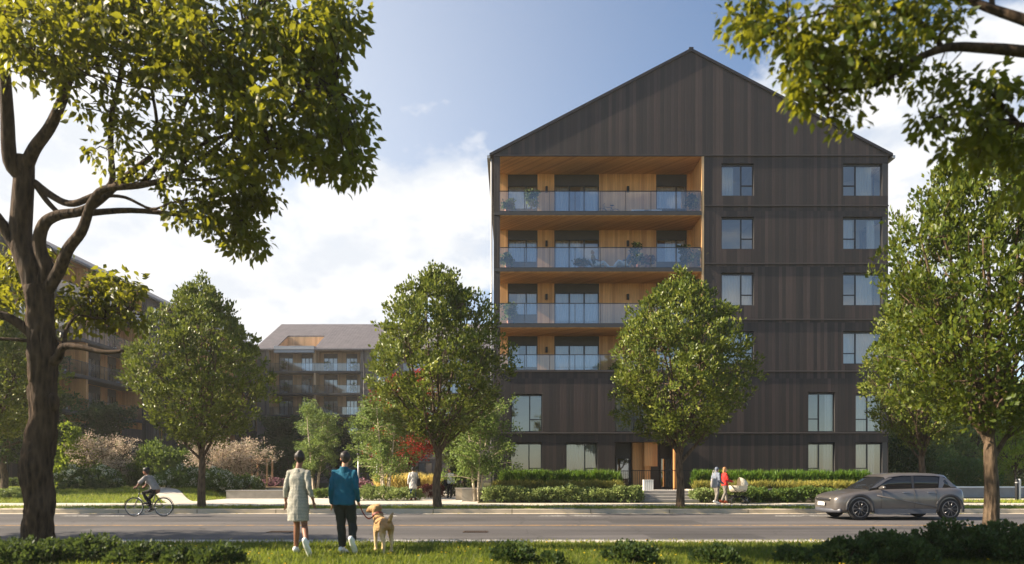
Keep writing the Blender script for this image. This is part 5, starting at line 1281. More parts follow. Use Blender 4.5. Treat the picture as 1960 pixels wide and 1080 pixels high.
def pram():
    o = empty('pram', PX(1412, 30.8, .151), 0, 'cream pram with a raised hood pushed along the pavement', 'pram')
    m = MB()
    n = 14                                                            # the carrycot: a rounded boat open at the top
    vs = []; 
    for i, (w, z) in enumerate(((.16, .52), (.24, .56), (.27, .70), (.28, .82))):
        for j in range(n): a = 2 * PI * j / n; vs.append((math.cos(a) * w * 1.65, math.sin(a) * w, z))
    m.add(vs, [(i * n + j, i * n + (j + 1) % n, (i + 1) * n + (j + 1) % n, (i + 1) * n + j) for i in range(3) for j in range(n)] + [tuple(reversed(range(n)))], 0, True)
    m.build('carrycot', 'canvas_cream', o)
    m = MB(); vs = []; k = 8
    for i in range(k + 1):                                            # folding hood, a quarter dome over the far end
        a = PI * i / k
        for j in range(6):
            b = R(5 + 85 * j / 5); c_ = Vector((.12 + .36 * math.cos(b), -.28 * math.cos(a), .82 + .36 * math.sin(b) * math.sin(a) + (.0)))
            vs.append((.05 + .42 * math.cos(b) * (.35 + .65 * math.sin(a)), -.285 * math.cos(a), .81 + .38 * math.sin(b) * math.sin(a)))
    m.add(vs, [(i * 6 + j, i * 6 + j + 1, (i + 1) * 6 + j + 1, (i + 1) * 6 + j) for i in range(k) for j in range(5)], 0, True)
    m.build('hood', 'canvas_cream', o)
    m = MB()
    for s in (-.22, .22):
        m.chain([(-.36, s, .2), (.1, s, .54), (.3, s, .6)], [.014] * 3, 6); m.chain([(.34, s, .2), (-.15, s, .58), (-.5, s, .98)], [.014] * 3, 6)
    m.chain([(-.5, -.22, .98), (-.5, .22, .98)], [.018, .018], 8); m.build('frame', 'iron', o)
    for wx, r in ((-.36, .2), (.34, .16)):
        for s in (-.24, .24):
            w = MB(); ring = [(wx + math.cos(a) * r * .93, s, r + math.sin(a) * r * .93) for a in [2 * PI * i / 16 for i in range(17)]]
            w.chain(ring, [.018] * 17, 6, caps=False); t = w.build('wheel', 'tyre', o)
            w = MB()
            for i in range(8): a = 2 * PI * i / 8; w.bar((wx, s, r), (wx + math.cos(a) * r * .9, s, r + math.sin(a) * r * .9), .005, 0, 4)
            w.build('spokes', 'chrome', t)
    m = MB(); m.box(-.25, .25, -.2, .2, .26, .36); m.build('basket', 'black_cloth', o)
pram()
# two people on the plaza
person('person', 'person in a long white coat and blue jeans standing by the seat wall', PX(791, 34.4, .153), R(10), dict(shL=(-.17, 0, 1.415), shR=(.17, 0, 1.415), hed=(-.01, .05, 1.625), knL=(-.09, .02, .5), anL=(-.1, -.02, .085), anR=(.1, .06, .085), knR=(.1, .06, .5), toR=(.12, .22, .035)),
    'skin_brown', [('coat', 'coat_white', dict(hem=.62, loose=.03, flare=.01, waist=1.5)), ('pants', 'jeans_blue', dict(loose=.004)), ('shoes', 'boot_brown', dict(high=.1))], ('short', 'hair_black'), .96, .013)
x, y, z = PX(799, 34.3, .153); bag('black shoulder bag on the person in the white coat', (x + .06, y - .05, .93), .3, .3, .15, 'bag_black', .42, R(60))
person('person', 'person in a pale shirt and black trousers holding a phone to the ear', PX(861, 37.6, .153), R(170), dict(elR=(.3, .02, 1.2), wrR=(.2, .1, 1.46), haR=(.12, .07, 1.61), knL=(-.1, .1, .5), anL=(-.1, .1, .085), toL=(-.11, .26, .035), hed=(.03, .03, 1.635)),
    'skin_tan', [('top', 'shirt_pale', dict(hem=.86, loose=.022, name='shirt')), ('pants', 'black_cloth', {}), ('shoes', 'black_cloth')], ('short', 'hair_dark'), .93, .013)
x, y, z = PX(853, 37.5, .153); bag('dark bag at the side of the person on the phone', (x - .02, y, .85), .28, .34, .14, 'bag_black', .3, R(70))

# ------------------------------------------------------------------ cyclist
CY = PX(285, 24.0, 0)
def bicycle():
    o = empty('bicycle', CY, 0, 'dark city bicycle ridden along the far lane', 'bicycle')
    r = .34; wx = (-.52, .52)                       # front wheel towards -x
    for x in wx:
        m = MB(); m.chain([(x + math.cos(a) * (r - .018), 0, r + math.sin(a) * (r - .018)) for a in [2 * PI * i / 28 for i in range(29)]], [.018] * 29, 8, caps=False); t = m.build('wheel', 'tyre', o)
        m = MB(); m.chain([(x + math.cos(a) * (r - .04), 0, r + math.sin(a) * (r - .04)) for a in [2 * PI * i / 28 for i in range(29)]], [.009] * 29, 6, caps=False); m.build('rim', 'chrome', t)
        m = MB()
        for i in range(18): a = 2 * PI * i / 18; m.bar((x, .02 * (-1) ** i, r), (x + math.cos(a) * (r - .04), 0, r + math.sin(a) * (r - .04)), .0016, 0, 4)
        m.lathe([(.02, -.04), (.02, .04)], (x, 0, r), 8, 0, 'Y'); m.build('spokes', 'chrome', t)
        m = MB(); m.chain([(x + math.cos(a) * (r + .025), 0, r + math.sin(a) * (r + .025)) for a in [R(q) for q in (range(60, 200, 14) if x < 0 else range(-20, 130, 14))]], [(.02, .004)] * 10 if x < 0 else [(.02, .004)] * 11, 6, side=(0, 1, 0)); m.build('mudguard', 'iron', o)
    bb = (.08, 0, .29); st = (.22, 0, .78); hd = (-.34, 0, .84); hb = (-.37, 0, .68)
    m = MB()
    for a, b, q in ((bb, st, .017), (st, (-.345, 0, .80), .016), (bb, hb, .019), (hd, hb, .018), (st, (.24, 0, .88), .013)): m.bar(a, b, q, 0, 8)
    for s in (-.05, .05): m.bar(st, (.52, s, r), .009); m.bar(bb, (.52, s, r), .009); m.bar(hb, (-.52, s, r), .011)
    m.build('frame', 'bike_frame', o)
    m = MB(); m.chain([(-.3, -.29, .99), (-.36, -.12, 1.0), (-.36, .12, 1.0), (-.3, .29, .99)], [.012] * 4, 8); m.bar(hd, (-.36, 0, 1.0), .013); m.build('handlebar', 'iron', o)
    m = MB(); m.chain([(.10, 0, .91), (.22, 0, .91), (.34, 0, .92)], [(.025, .02), (.05, .025), (.075, .03)], 10, side=(0, 1, 0), caps='round'); m.build('saddle', 'black_cloth', o)
    m = MB(); m.lathe([(.09, -.05), (.09, -.04)], bb, 14, 0, 'Y'); m.bar((.08, -.07, .29), (-.02, -.08, .15), .009); m.bar((.08, .07, .29), (.18, .08, .43), .009); m.box(-.07, .03, -.17, -.08, .14, .16); m.box(.13, .23, .08, .17, .42, .44); m.build('crank', 'chrome', o)
    m = MB(); m.bar((.08, -.05, .38), (.52, -.05, .37), .005, 0, 4); m.bar((.08, -.05, .2), (.52, -.05, .31), .005, 0, 4); m.build('chain', 'iron', o)
    return o
bicycle()
cyc = person('person', 'cyclist in a grey shirt, black trousers and dark helmet riding towards the old tree', CY, R(90),
    dict(pel=(0, -.24, .99), wai=(0, -.17, 1.12), che=(0, -.06, 1.28), nek=(0, .04, 1.42), hed=(0, .1, 1.585), shL=(-.18, .02, 1.385), shR=(.18, .02, 1.385), elL=(-.25, .2, 1.19), elR=(.25, .2, 1.19), wrL=(-.26, .29, 1.05), wrR=(.26, .29, 1.05), haL=(-.26, .4, 1.0), haR=(.26, .4, 1.0),
         hiL=(-.09, -.22, .94), knL=(-.11, .14, .84), anL=(-.12, -.04, .52), toL=(-.12, .1, .47), hiR=(.09, -.22, .94), knR=(.11, .06, .62), anR=(.12, -.0, .24), toR=(.12, .14, .18)),
    'skin_brown', [('top', 'shirt_grey', dict(hem=.95, loose=.022, sleeve=.45, name='shirt')), ('pants', 'black_cloth', dict(loose=.006)), ('shoes', 'bag_black')], ('short', 'hair_black'), 1.0, .013)
hm = MB(); hm.ell((0, .085, 1.665), (.1, .125, .085), 0, 16, 8); hm.box(-.09, .09, -.02, .2, 1.64, 1.655); hm.build('helmet', 'iron', cyc)

# ------------------------------------------------------------------ the car
def car():
    o = empty('parked_car', (11.32, 22.0, 0), 0, 'silver grey hatchback car passing along the far lane', 'car')
    o.name = 'hatchback_car'; o.scale = (1, 1, 1.04)
    WB, Wd, r = 2.92, 1.86, .355
    # local: x along (front at -x), y 0 = near side .. Wd = far side; front axle at x = 0
    st = [  # x, sill z, belt z (top of body), half-width at belt, half-width at waist
        (-.80, .34, .62, .56, .62), (-.74, .26, .72, .70, .76), (-.60, .22, .79, .80, .87), (-.30, .21, .865, .84, .92), (.20, .21, .93, .85, .93), (.62, .21, .985, .84, .93), (1.2, .21, 1.0, .84, .93),
        (1.9, .21, 1.015, .84, .93), (2.6, .21, 1.03, .83, .93), (2.98, .22, 1.04, .81, .92), (3.26, .25, 1.03, .77, .89), (3.42, .32, 1.0, .72, .84), (3.48, .42, .9, .68, .78)]
    prof = lambda s: [(-s[3] * .5, s[2] + .012), (-s[3], s[2]), (-s[3] - (s[4] - s[3]) * .7, s[2] - (s[2] - s[1]) * .16), (-s[4], s[2] - (s[2] - s[1]) * .42), (-s[4] + .012, s[1] + (s[2] - s[1]) * .28), (-s[4] + .03, s[1] + .07), (-s[4] + .09, s[1]),]
    m = MB(); vs = []; n = None
    for s in st:
        h = prof(s); ring = h + [(-y, z) for y, z in reversed(h)]; n = len(ring)
        vs += [(s[0], Wd / 2 + y, z) for y, z in ring]
    k = len(st)
    m.add(vs, [(i * n + j, (i + 1) * n + j, (i + 1) * n + (j + 1) % n, i * n + (j + 1) % n) for i in range(k - 1) for j in range(n)] + [tuple(range(n)), tuple(reversed(range((k - 1) * n, k * n)))], 0, True)
    b = m.build('body', ['car_paint', 'car_trim'], o)
    cut = MB()
    for x in (0, WB): cut.lathe([(.0, -.3), (.405, -.3), (.405, Wd + .3), (.0, Wd + .3)], (x, 0, r), 36, 0, 'Y')
    cm = cut.mesh('cut', 'car_trim'); co = bpy.data.objects.new('cut', cm); COL.objects.link(co)
    md = b.modifiers.new('sub', 'SUBSURF'); md.levels = 2; md.render_levels = 2
    bo = b.modifiers.new('b', 'BOOLEAN'); bo.object = co; bo.operation = 'DIFFERENCE'; bo.solver = 'EXACT'
    dgr = bpy.context.evaluated_depsgraph_get(); me = bpy.data.meshes.new_from_object(b.evaluated_get(dgr)); b.modifiers.clear(); b.data = me
    bpy.data.objects.remove(co)
    # glasshouse
    gs = [(.34, .93, .945, .80, .80), (.58, .965, 1.12, .79, .74), (.86, .975, 1.31, .79, .68), (1.08, .98, 1.415, .79, .65), (1.5, .99, 1.462, .79, .63), (2.1, .995, 1.468, .79, .63), (2.6, 1.0, 1.45, .78, .62), (2.92, 1.0, 1.41, .77, .60), (3.24, .99, 1.14, .73, .61), (3.36, .95, .99, .68, .65)]
    m = MB(); vs = []
    for x, z0, z1, w0, w1 in gs:
        h = [(-w0, z0), (-(w0 * .45 + w1 * .55), z0 + (z1 - z0) * .55), (-w1 - .015, z1 - .06 * min(1, (z1 - z0) * 3)), (-w1 + .06, z1 - .012), (-w1 * .4, z1 + .012)]
        ring = h + [(-y, z) for y, z in reversed(h)]; n = len(ring); vs += [(x, Wd / 2 + y, z) for y, z in ring]
    k = len(gs); fs = []; 
    m.add(vs, [(i * n + j, (i + 1) * n + j, (i + 1) * n + (j + 1) % n, i * n + (j + 1) % n) for i in range(k - 1) for j in range(n)] + [tuple(range(n)), tuple(reversed(range((k - 1) * n, k * n)))], 0, True)
    m.build('cabin_glass', 'car_glass', o)
    # painted roof and pillars standing a little proud of the glass
    def side_pt(x, t, off=.012):
        i = max(j for j in range(k) if gs[j][0] <= x + 1e-6); i = min(i, k - 2); f = (x - gs[i][0]) / (gs[i + 1][0] - gs[i][0])
        z0, z1, w0, w1 = [gs[i][q] + (gs[i + 1][q] - gs[i][q]) * f for q in (1, 2, 3, 4)]
        return z0 + (z1 - z0) * t, (w0 + (w1 - w0) * t) + off
    m = MB(); xs = [.92, 1.08, 1.5, 2.1, 2.6, 2.92, 3.02]; vs = []
    for x in xs:
        z1, _ = side_pt(x, 1); zt, wt = side_pt(x, .86, .012)
        h = [(-wt, zt), (-side_pt(x, 1, 0)[1] + .03, z1 + .008), (-.3, z1 + .026)]
        ring = h + [(-y, z) for y, z in reversed(h)]; vs += [(x, Wd / 2 + y, z) for y, z in ring]
    m.add(vs, [(i * 6 + j, (i + 1) * 6 + j, (i + 1) * 6 + j + 1, i * 6 + j + 1) for i in range(len(xs) - 1) for j in range(5)], 0, True); m.build('roof_panel', 'car_paint', o)
    for sg in (-1, 1):
        y = lambda w: Wd / 2 + sg * w
        m = MB()
        def strip(pts_a, pts_b):
            vs = []
            for (xa, ta), (xb, tb) in zip(pts_a, pts_b):
                za, wa = side_pt(xa, ta, .014); zb, wb = side_pt(xb, tb, .014); vs += [(xa, y(wa), za), (xb, y(wb), zb)]
            m.add(vs, [(2 * i, 2 * i + 2, 2 * i + 3, 2 * i + 1) for i in range(len(pts_a) - 1)], 0, True)
        strip([(.42, .98), (.60, .9), (.86, .86), (1.1, .84)], [(.60, .35), (.76, .55), (.98, .7), (1.18, .76)])
        m.build('front_pillar', 'car_paint', o); m = MB()
        strip([(2.62, 0), (2.68, .4), (2.76, .9)], [(3.34, 0), (3.2, .5), (3.04, .95)])
        m.build('rear_pillar', 'car_paint', o)
        m = MB()
        vs = []; 
        for t in (0, .4, .84):
            z, w = side_pt(1.78, t, .008); vs += [(1.75 + t * .06, y(w), z), (1.83 + t * .06, y(w), z)]
        m.add(vs, [(0, 2, 3, 1), (2, 4, 5, 3)]); m.build('door_pillar', 'car_trim', o)
        # sill cladding, arches, door gap, crease, handles, mirror
        m = MB(); yy = sorted((y(.90), y(.935))); m.box(.46, WB - .46, yy[0], yy[1], .21, .36); m.build('sill_cladding', 'car_cladding', o)
        for x in (0, WB):
            a = MB(); ring = [(x + math.cos(q) * .425, y(.916), r + math.sin(q) * .425) for q in [R(v) for v in range(-12, 193, 8)]]; a.chain(ring, [(.03, .05)] * len(ring), 8, side=(0, 1, 0)); a.build('wheel_arch', 'car_trim', o)
            w = MB(); prof_ = [(.10, -.1), (.3, -.105), (.335, -.1), (.352, -.06), (.355, 0), (.352, .06), (.335, .1), (.1, .1)]
            w.lathe(prof_, (x, y(.82), r), 32, 0, 'Y'); wh = w.build('wheel', 'tyre', o)
            w = MB(); fy = y(.925)
            w.chain([(x + math.cos(q) * .245, fy, r + math.sin(q) * .245) for q in [2 * PI * i / 32 for i in range(33)]], [.014] * 33, 6, caps=False)
            for i in range(10): q = 2 * PI * i / 10; w.chain([(x + math.cos(q) * .04, fy, r + math.sin(q) * .04), (x + math.cos(q) * .24, fy, r + math.sin(q) * .24)], [(.022, .01), (.014, .01)], 6, side=(0, 1, 0))
            w.ell((x, fy, r), (.05, .015, .05)); w.build('rim', 'alloy', wh)
            w = MB(); w.lathe([(.001, 0), (.24, 0)], (x, y(.9), r), 24, 0, 'Y'); w.build('brake_disc', 'car_trim', wh)
        m = MB()
        for gx in (.68, 1.76, 2.46): m.chain([(gx, y(.936), .38), (gx + .02, y(.936), .62), (gx + .02, y(.915), .86), (gx + .03, y(.862), .985)], [(.006, .006)] * 4, 4)
        m.build('door_seam', 'car_trim', o)
        m = MB(); m.chain([(.55, y(.93), .78), (1.5, y(.928), .6), (2.45, y(.932), .42)], [(.012, .02)] * 3, 6, side=(0, 1, 0)); m.build('door_crease', 'car_paint', o)
        for gx in (1.5, 2.3):
            m = MB(); m.chain([(gx - .1, y(.915), .87), (gx + .1, y(.915), .88)], [(.016, .012)] * 2, 6, caps='round'); m.build('door_handle', 'chrome', o)
        m = MB(); m.chain([(.66, y(.86), 1.0), (.68, y(.98), 1.03), (.7, y(1.07), 1.03)], [(.03, .03), (.06, .06), (.05, .05)], 8, caps='round'); m.build('door_mirror', 'car_paint', o)
        m = MB(); m.chain([(-.76, y(.42), .66), (-.70, y(.64), .665), (-.56, y(.79), .68)], [(.02, .03), (.03, .035), (.02, .03)], 8, side=(0, 0, 1), caps='round'); m.build('headlight', 'lamp_lens', o)
        m = MB(); m.chain([(3.43, y(.35), .88), (3.43, y(.6), .88), (3.35, y(.76), .89)], [(.03, .05)] * 3, 8, side=(1, 0, 0), caps='round'); m.build('tail_light', 'tail_red', o)
    m = MB(); m.chain([(-.80, .44, .64), (-.835, Wd / 2, .65), (-.80, Wd - .44, .64)], [(.035, .03)] * 3, 8, side=(0, 0, 1), caps='round'); m.build('grille', 'car_trim', o)
    m = MB(); m.chain([(-.6, .12, .3), (-.78, .42, .29), (-.83, Wd / 2, .29), (-.78, Wd - .42, .29), (-.6, Wd - .12, .3)], [(.07, .05)] * 5, 8, side=(0, 0, 1), caps='round'); m.build('bumper', 'car_cladding', o)
    m = MB(); m.box(-.855, -.84, Wd / 2 - .24, Wd / 2 + .24, .44, .55); m.build('number_plate', 'plate', o)
    return o
car()

# ------------------------------------------------------------------ life on the balconies
def BP(px, lev, dep): return (MX0 + U2(px), FY + dep, LV[lev] + .003)
def pot_plant(px, lev, dep, h, label, leaf='leaf_mid', w=.3, pot='terracotta', group='potted plants on the balconies', at=None, kind='potted_plant'):
    o = empty(kind, at or BP(px, lev, dep), 0, label, 'potted plant', group)
    m = MB(); m.lathe([(.001, 0), (.13, 0), (.17, .3), (.15, .3), (.14, .26), (.001, .26)], n=14); m.build('pot', pot, o)
    m = MB(); n = 34; C = np.column_stack([rng.normal(size=n) * w * .5, rng.normal(size=n) * w * .5, .45 + rng.random(n) * (h - .5)])
    for c in C[:9]: m.chain([(0, 0, .25), (c[0] * .4, c[1] * .4, .3 + (c[2] - .3) * .6), tuple(c)], [.012, .009, .004], 5)
    m.build('stem', 'bark_street', o)
    P, D, S_ = clump_leaves(C, 18, .14, .11, .3); link('foliage', leaf_mesh('foliage', P, D, S_, leaf, 'wide'), o)
    return o
for px, lev, dep, h, lab, lf in ((972, 5, .5, .85, 'small potted plant at the outer end of the top balcony', 'leaf_mid'), (1015, 5, .5, 1.35, 'round potted shrub before the first window of the top balcony', 'leaf_shrub'), (1312, 5, .6, 1.25, 'dark potted fir at the inner end of the top balcony', 'leaf_dark'),
        (972, 4, .5, .95, 'potted plant at the outer end of the balcony with loungers', 'leaf_mid'), (1108, 4, .7, .6, 'low round potted bush behind the first lounger', 'leaf_dark'), (1208, 4, .4, 1.45, 'tall dark potted tree beside the second lounger', 'leaf_dark'), (1228, 4, .45, .8, 'russet potted plant beside the tall one', 'leaf_plum'), (1298, 4, .5, 1.5, 'broad blue green potted shrub before the last window with loungers', 'leaf_dark'), (1328, 4, .4, 1.1, 'ochre potted plant against the lit timber cheek', 'leaf_ochre'),
        (976, 3, .5, 1.3, 'leafy potted bush on the third balcony from the top', 'leaf_mid'), (1222, 3, .5, 1.0, 'potted plant on the third balcony beside the street tree crown', 'leaf_mid'), (1172, 2, .5, 1.0, 'potted plant on the lowest balcony beside the street tree crown', 'leaf_mid')):
    pot_plant(px, lev, dep, h, lab, lf, .34)
def lounger(px, flip, label):
    o = empty('lounge_chair', BP(px, 4, .75), 0, label, 'lounge chair', 'white loungers on the balcony'); s = -1 if flip else 1
    m = MB(); m.chain([(-.1 * s, 0, .3), (.25 * s, 0, .34), (.5 * s, 0, .36)], [(.28, .035)] * 3, 10, side=(0, 1, 0), caps='round'); m.build('seat', 'white_paint', o)
    m = MB(); m.chain([(-.1 * s, 0, .3), (-.28 * s, 0, .55), (-.42 * s, 0, .82)], [(.27, .03)] * 3, 10, side=(0, 1, 0), caps='round'); m.build('backrest', 'white_paint', o)
    for x in (-.12, .4):
        for y in (-.22, .22):
            m = MB(); m.bar((x * s, y, .3), (x * s * 1.2, y * 1.1, 0), .015); m.build('leg', 'white_paint', o)
lounger(1133, False, 'white lounge chair with a seated person by the balcony door'); lounger(1192, True, 'white lounge chair with a seated person beside the tall potted tree')
SIT = dict(pel=(0, -.02, .47), wai=(0, -.09, .6), che=(0, -.16, .79), nek=(0, -.2, .95), hed=(0, -.19, 1.115), shL=(-.18, -.19, .9), shR=(.18, -.19, .9), elL=(-.22, -.06, .66), elR=(.22, -.06, .66), wrL=(-.17, .16, .62), wrR=(.17, .16, .62), haL=(-.13, .3, .6), haR=(.13, .3, .6),
           hiL=(-.09, 0, .46), hiR=(.09, 0, .46), knL=(-.1, .42, .62), knR=(.1, .42, .55), anL=(-.1, .68, .3), anR=(.1, .78, .2), toL=(-.1, .83, .3), toR=(.1, .92, .22))
person('person', 'person in a dark green top and white trousers reclining on the first balcony lounger', BP(1135, 4, .75), R(-90), SIT, 'skin_brown', [('top', 'green_top', dict(hem=.45, loose=.015, sleeve=.4, name='shirt')), ('pants', 'white_cloth', {}), ('shoes', 'sole_white')], ('short', 'hair_dark'), 1, .013)
person('person', 'person in a grey top reclining on the second balcony lounger', BP(1190, 4, .75), R(90), SIT, 'skin_light', [('top', 'hoodie_grey', dict(hem=.45, loose=.015, name='shirt')), ('pants', 'white_cloth', {}), ('shoes', 'sole_white')], ('short', 'hair_black'), 1, .013)
def sofa(px, lev, label):
    o = empty('balcony_sofa', BP(px, lev, 1.2), 0, label, 'sofa', 'low sofas on the balconies')
    m = MB(); m.box(-.5, .5, -.3, .3, .06, .3); m.build('base', 'white_paint', o); m = MB(); m.box(-.46, .46, -.31, .2, .302, .42); m.build('cushion', 'bag_black', o); m = MB(); m.box(-.5, .5, .21, .34, .3, .68); m.build('backrest', 'white_paint', o)
sofa(1221, 5, 'dark cushioned low sofa on the top balcony, nearer the bicycle'); sofa(1245, 5, 'dark cushioned low sofa on the top balcony, next to the last window')
def bike2():
    o = empty('bicycle', BP(1160, 5, 1.0), R(8), 'small bicycle leaning on the top balcony', 'bicycle')
    for x in (-.4, .4):
        m = MB(); m.chain([(x + math.cos(a) * .28, 0, .3 + math.sin(a) * .28) for a in [2 * PI * i / 20 for i in range(21)]], [.014] * 21, 6, caps=False); m.build('wheel', 'tyre', o)
    m = MB()
    for a, b in (((-.4, 0, .3), (-.28, 0, .72)), ((-.28, 0, .62), (.05, 0, .28)), ((-.28, 0, .66), (.16, 0, .64)), ((.05, 0, .28), (.18, 0, .74)), ((.05, 0, .28), (.4, 0, .3)), ((.16, 0, .6), (.4, 0, .3))): m.bar(a, b, .014)
    m.build('frame', 'bike_frame', o); m = MB(); m.bar((-.3, -.22, .78), (-.3, .22, .78), .012); m.build('handlebar', 'iron', o); m = MB(); m.ell((.18, 0, .77), (.12, .06, .03)); m.build('saddle', 'black_cloth', o)
bike2()
# pots on the far wings
for i, (px, y_, z_) in enumerate(((543, 95.9, LV[5]), (625, 95.9, LV[5]), (678, 95.9, LV[5]), (546, 95.9, LV[4]), (676, 95.9, LV[4]), (628, 95.9, LV[3]))):
    pot_plant(0, 0, 0, 1.5, ['potted tree on the far wing top balcony under the roof notch', 'potted tree on the far wing top balcony beside the timber screen', 'potted tree at the end of the far wing top balcony', 'potted tree in shade on the far wing second balcony', 'sunlit potted tree on the far wing second balcony end', 'potted tree on the far wing third balcony'][i], 'leaf_mid', .5, 'white_paint', 'potted trees on the far wing', ((px - 980) / FPX * y_, y_, z_ + .003))
for i, (d, lv) in enumerate(((55.5, 4), (62.0, 4), (55.0, 3), (62.5, 3), (55.2, 2), (60, 5))):
    pot_plant(0, 0, 0, 1.4, ['potted plant on the long wing balcony just under the bent branch', 'white potted plant at the balcony end of the long wing', 'hanging style potted plant on the long wing nearest the trunk', 'white potted plant on the long wing above the lowest balcony', 'bushy potted plant on the lowest long wing balcony', 'potted plant high on the long wing behind yellow leaves'][i], 'leaf_mid', .5, 'white_paint', 'potted plants on the long wing', (-36.4, d, LV[lv] + .003))
# ------------------------------------------------------------------ light, sky, camera
SUN_AZ, SUN_EL = 4.0, 33.0              # azimuth: degrees from straight left towards the camera side
sd = Vector((-math.cos(R(SUN_EL)) * math.cos(R(SUN_AZ)), -math.cos(R(SUN_EL)) * math.sin(R(SUN_AZ)), math.sin(R(SUN_EL))))
sl = bpy.data.lights.new('sun', 'SUN'); sl.energy = 5.0; sl.angle = R(.5); sl.color = (1, .86, .66)
so = bpy.data.objects.new('sun', sl); COL.objects.link(so); so.rotation_euler = sd.to_track_quat('Z', 'Y').to_euler(); so.location = (0, 0, 60)
wd_ = bpy.data.worlds.new('World'); scene.world = wd_; wd_.use_nodes = True
class WT(NT):
    def __init__(s): s.t = wd_.node_tree; s.t.nodes.clear(); s.out = s.n('ShaderNodeOutputWorld')
t = WT()
sky = t.n('ShaderNodeTexSky', sky_type='NISHITA'); sky.sun_disc = False; sky.sun_elevation = R(SUN_EL); sky.sun_rotation = math.atan2(sd.x, sd.y)
sky.air_density = 1.0; sky.dust_density = .35; sky.ozone_density = 2.2
dirv = t.n('ShaderNodeTexCoord').outputs['Generated']
def direction(px, py): return Vector(((px - 980) / FPX, 1, (HOR - py) / FPX)).normalized()
def blob(px, py, r0, r1, sx=1):
    v = direction(px, py); d = t.n('ShaderNodeVectorMath', operation='DISTANCE'); t.l(dirv, d.inputs[0]); d.inputs[1].default_value = v
    mr = t.n('ShaderNodeMapRange', interpolation_type='SMOOTHSTEP'); t.l(d.outputs['Value'], mr.inputs[0]); mr.inputs[1].default_value = r1; mr.inputs[2].default_value = r0; mr.inputs[3].default_value = 0; mr.inputs[4].default_value = 1
    return mr.outputs[0]
blobs = [(840, 440, .02, .20), (700, 410, .02, .16), (640, 560, .04, .22), (480, 640, .05, .30), (300, 520, .05, .26), (60, 330, .05, .42), (-200, 500, .1, .6), (1560, 190, .02, .17), (1720, 250, .02, .22), (1850, 180, .02, .18), (1900, 480, .03, .26), (1700, 460, .02, .14)]
def backblob(k):  # unseen clouds added behind the camera to brighten window reflections and facade
    v = Vector((.25, -1, .45)).normalized() if k == 'back' else Vector((-.8, -1, .3)).normalized()
    d = t.n('ShaderNodeVectorMath', operation='DISTANCE'); t.l(dirv, d.inputs[0]); d.inputs[1].default_value = v
    mr = t.n('ShaderNodeMapRange', interpolation_type='SMOOTHSTEP'); t.l(d.outputs['Value'], mr.inputs[0]); mr.inputs[1].default_value = .85; mr.inputs[2].default_value = .3; mr.inputs[3].default_value = 0; mr.inputs[4].default_value = .35
    return mr.outputs[0]
acc = None
for b in blobs + ['back', 'back2']:
    v = blob(*b) if len(b) > 5 else blob(*b) if not isinstance(b, str) else backblob(b); acc = v if acc is None else t.math('MAXIMUM', acc, v)
mp = t.n('ShaderNodeMapping'); mp.inputs['Scale'].default_value = (1, 1, 1.7); t.l(dirv, mp.inputs[0])
n1 = t.noise(9, 12, mp.outputs[0], .58); n2 = t.noise(2.2, 6, mp.outputs[0], .5)
dens = t.math('ADD', t.math('MULTIPLY', acc, .42), t.math('ADD', t.math('MULTIPLY', n1, .62), t.math('MULTIPLY', n2, .38)))
mask = t.ramp(dens, [(.68, (0, 0, 0, 1)), (.76, (.7, .7, .7, 1)), (.86, (1, 1, 1, 1))])
mp2 = t.n('ShaderNodeMapping'); mp2.inputs['Scale'].default_value = (1, 1, 1.7); mp2.inputs['Location'].default_value = (.03, .01, -.05); t.l(dirv, mp2.inputs[0])
n3 = t.noise(9, 12, mp2.outputs[0], .58)
lit = t.ramp(t.math('ADD', t.math('MULTIPLY', t.math('SUBTRACT', n1, n3), 2.2), .5), [(.2, (.78, .82, .88, 1)), (.6, (.93, .94, .96, 1)), (.9, (1.0, .99, .97, 1))])
skyc = t.n('ShaderNodeMix', data_type='RGBA', blend_type='MULTIPLY'); skyc.inputs[0].default_value = 1
SKY = .066
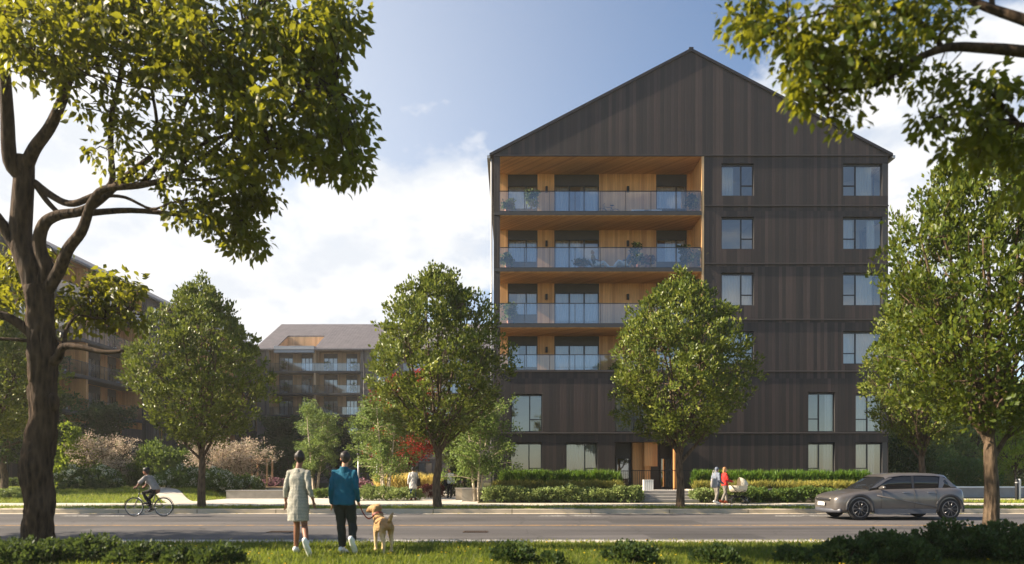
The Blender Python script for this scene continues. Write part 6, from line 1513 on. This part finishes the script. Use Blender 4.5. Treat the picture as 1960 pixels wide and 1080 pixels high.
t.l(sky.outputs[0], skyc.inputs[6]); skyc.inputs[7].default_value = (SKY, SKY, SKY, 1)
glow = blob(-300, 420, .1, 1.1)
c1 = t.mix(t.math('MULTIPLY', glow, .9), skyc.outputs[2], (.34, .35, .365, 1))
cl = t.mix(1, lit, (.37, .37, .37, 1), 'MULTIPLY')
fin = t.mix(mask, c1, cl)
bg = t.n('ShaderNodeBackground'); t.l(fin, bg.inputs[0]); bg.inputs[1].default_value = 1.0; t.l(bg.outputs[0], t.out.inputs[0])

HAZE = .0005
if HAZE:
    m = bpy.data.materials.new('haze_air'); m.use_nodes = True; nt = m.node_tree; nt.nodes.clear()
    ou = nt.nodes.new('ShaderNodeOutputMaterial'); pv = nt.nodes.new('ShaderNodeVolumePrincipled'); pv.inputs['Color'].default_value = (.98, .94, .88, 1); pv.inputs['Density'].default_value = HAZE; pv.inputs['Anisotropy'].default_value = .35
    nt.links.new(pv.outputs[0], ou.inputs[1]); MATS['haze_air'] = m
    mb = MB(); mb.box(-172, 172, -42, 217, -1.1, 27.5); tag(mb.build('haze', 'haze_air'), kind='stuff')

cam = bpy.data.cameras.new('camera'); co = bpy.data.objects.new('camera', cam); COL.objects.link(co); scene.camera = co
co.location = (0, 0, EYE); co.rotation_euler = (R(90), 0, 0)
cam.sensor_width = 36; cam.lens = FPX / 1960 * 36; cam.shift_y = (HOR - 540) / 1960; cam.clip_start = .1; cam.clip_end = 3000
cam.dof.use_dof = True; cam.dof.focus_distance = 34; cam.dof.aperture_fstop = .9
vs_ = scene.view_settings; vs_.view_transform = 'Standard'; vs_.look = 'None'; vs_.exposure = 1.58; vs_.gamma = 1
cy = scene.cycles; cy.max_bounces = 7; cy.diffuse_bounces = 3; cy.glossy_bounces = 3; cy.transmission_bounces = 3; cy.transparent_max_bounces = 12; cy.volume_bounces = 0
cy.use_denoising = True; cy.caustics_reflective = False; cy.caustics_refractive = False; cy.sample_clamp_indirect = 6
try: cy.denoiser = 'OPENIMAGEDENOISE'
except Exception: pass
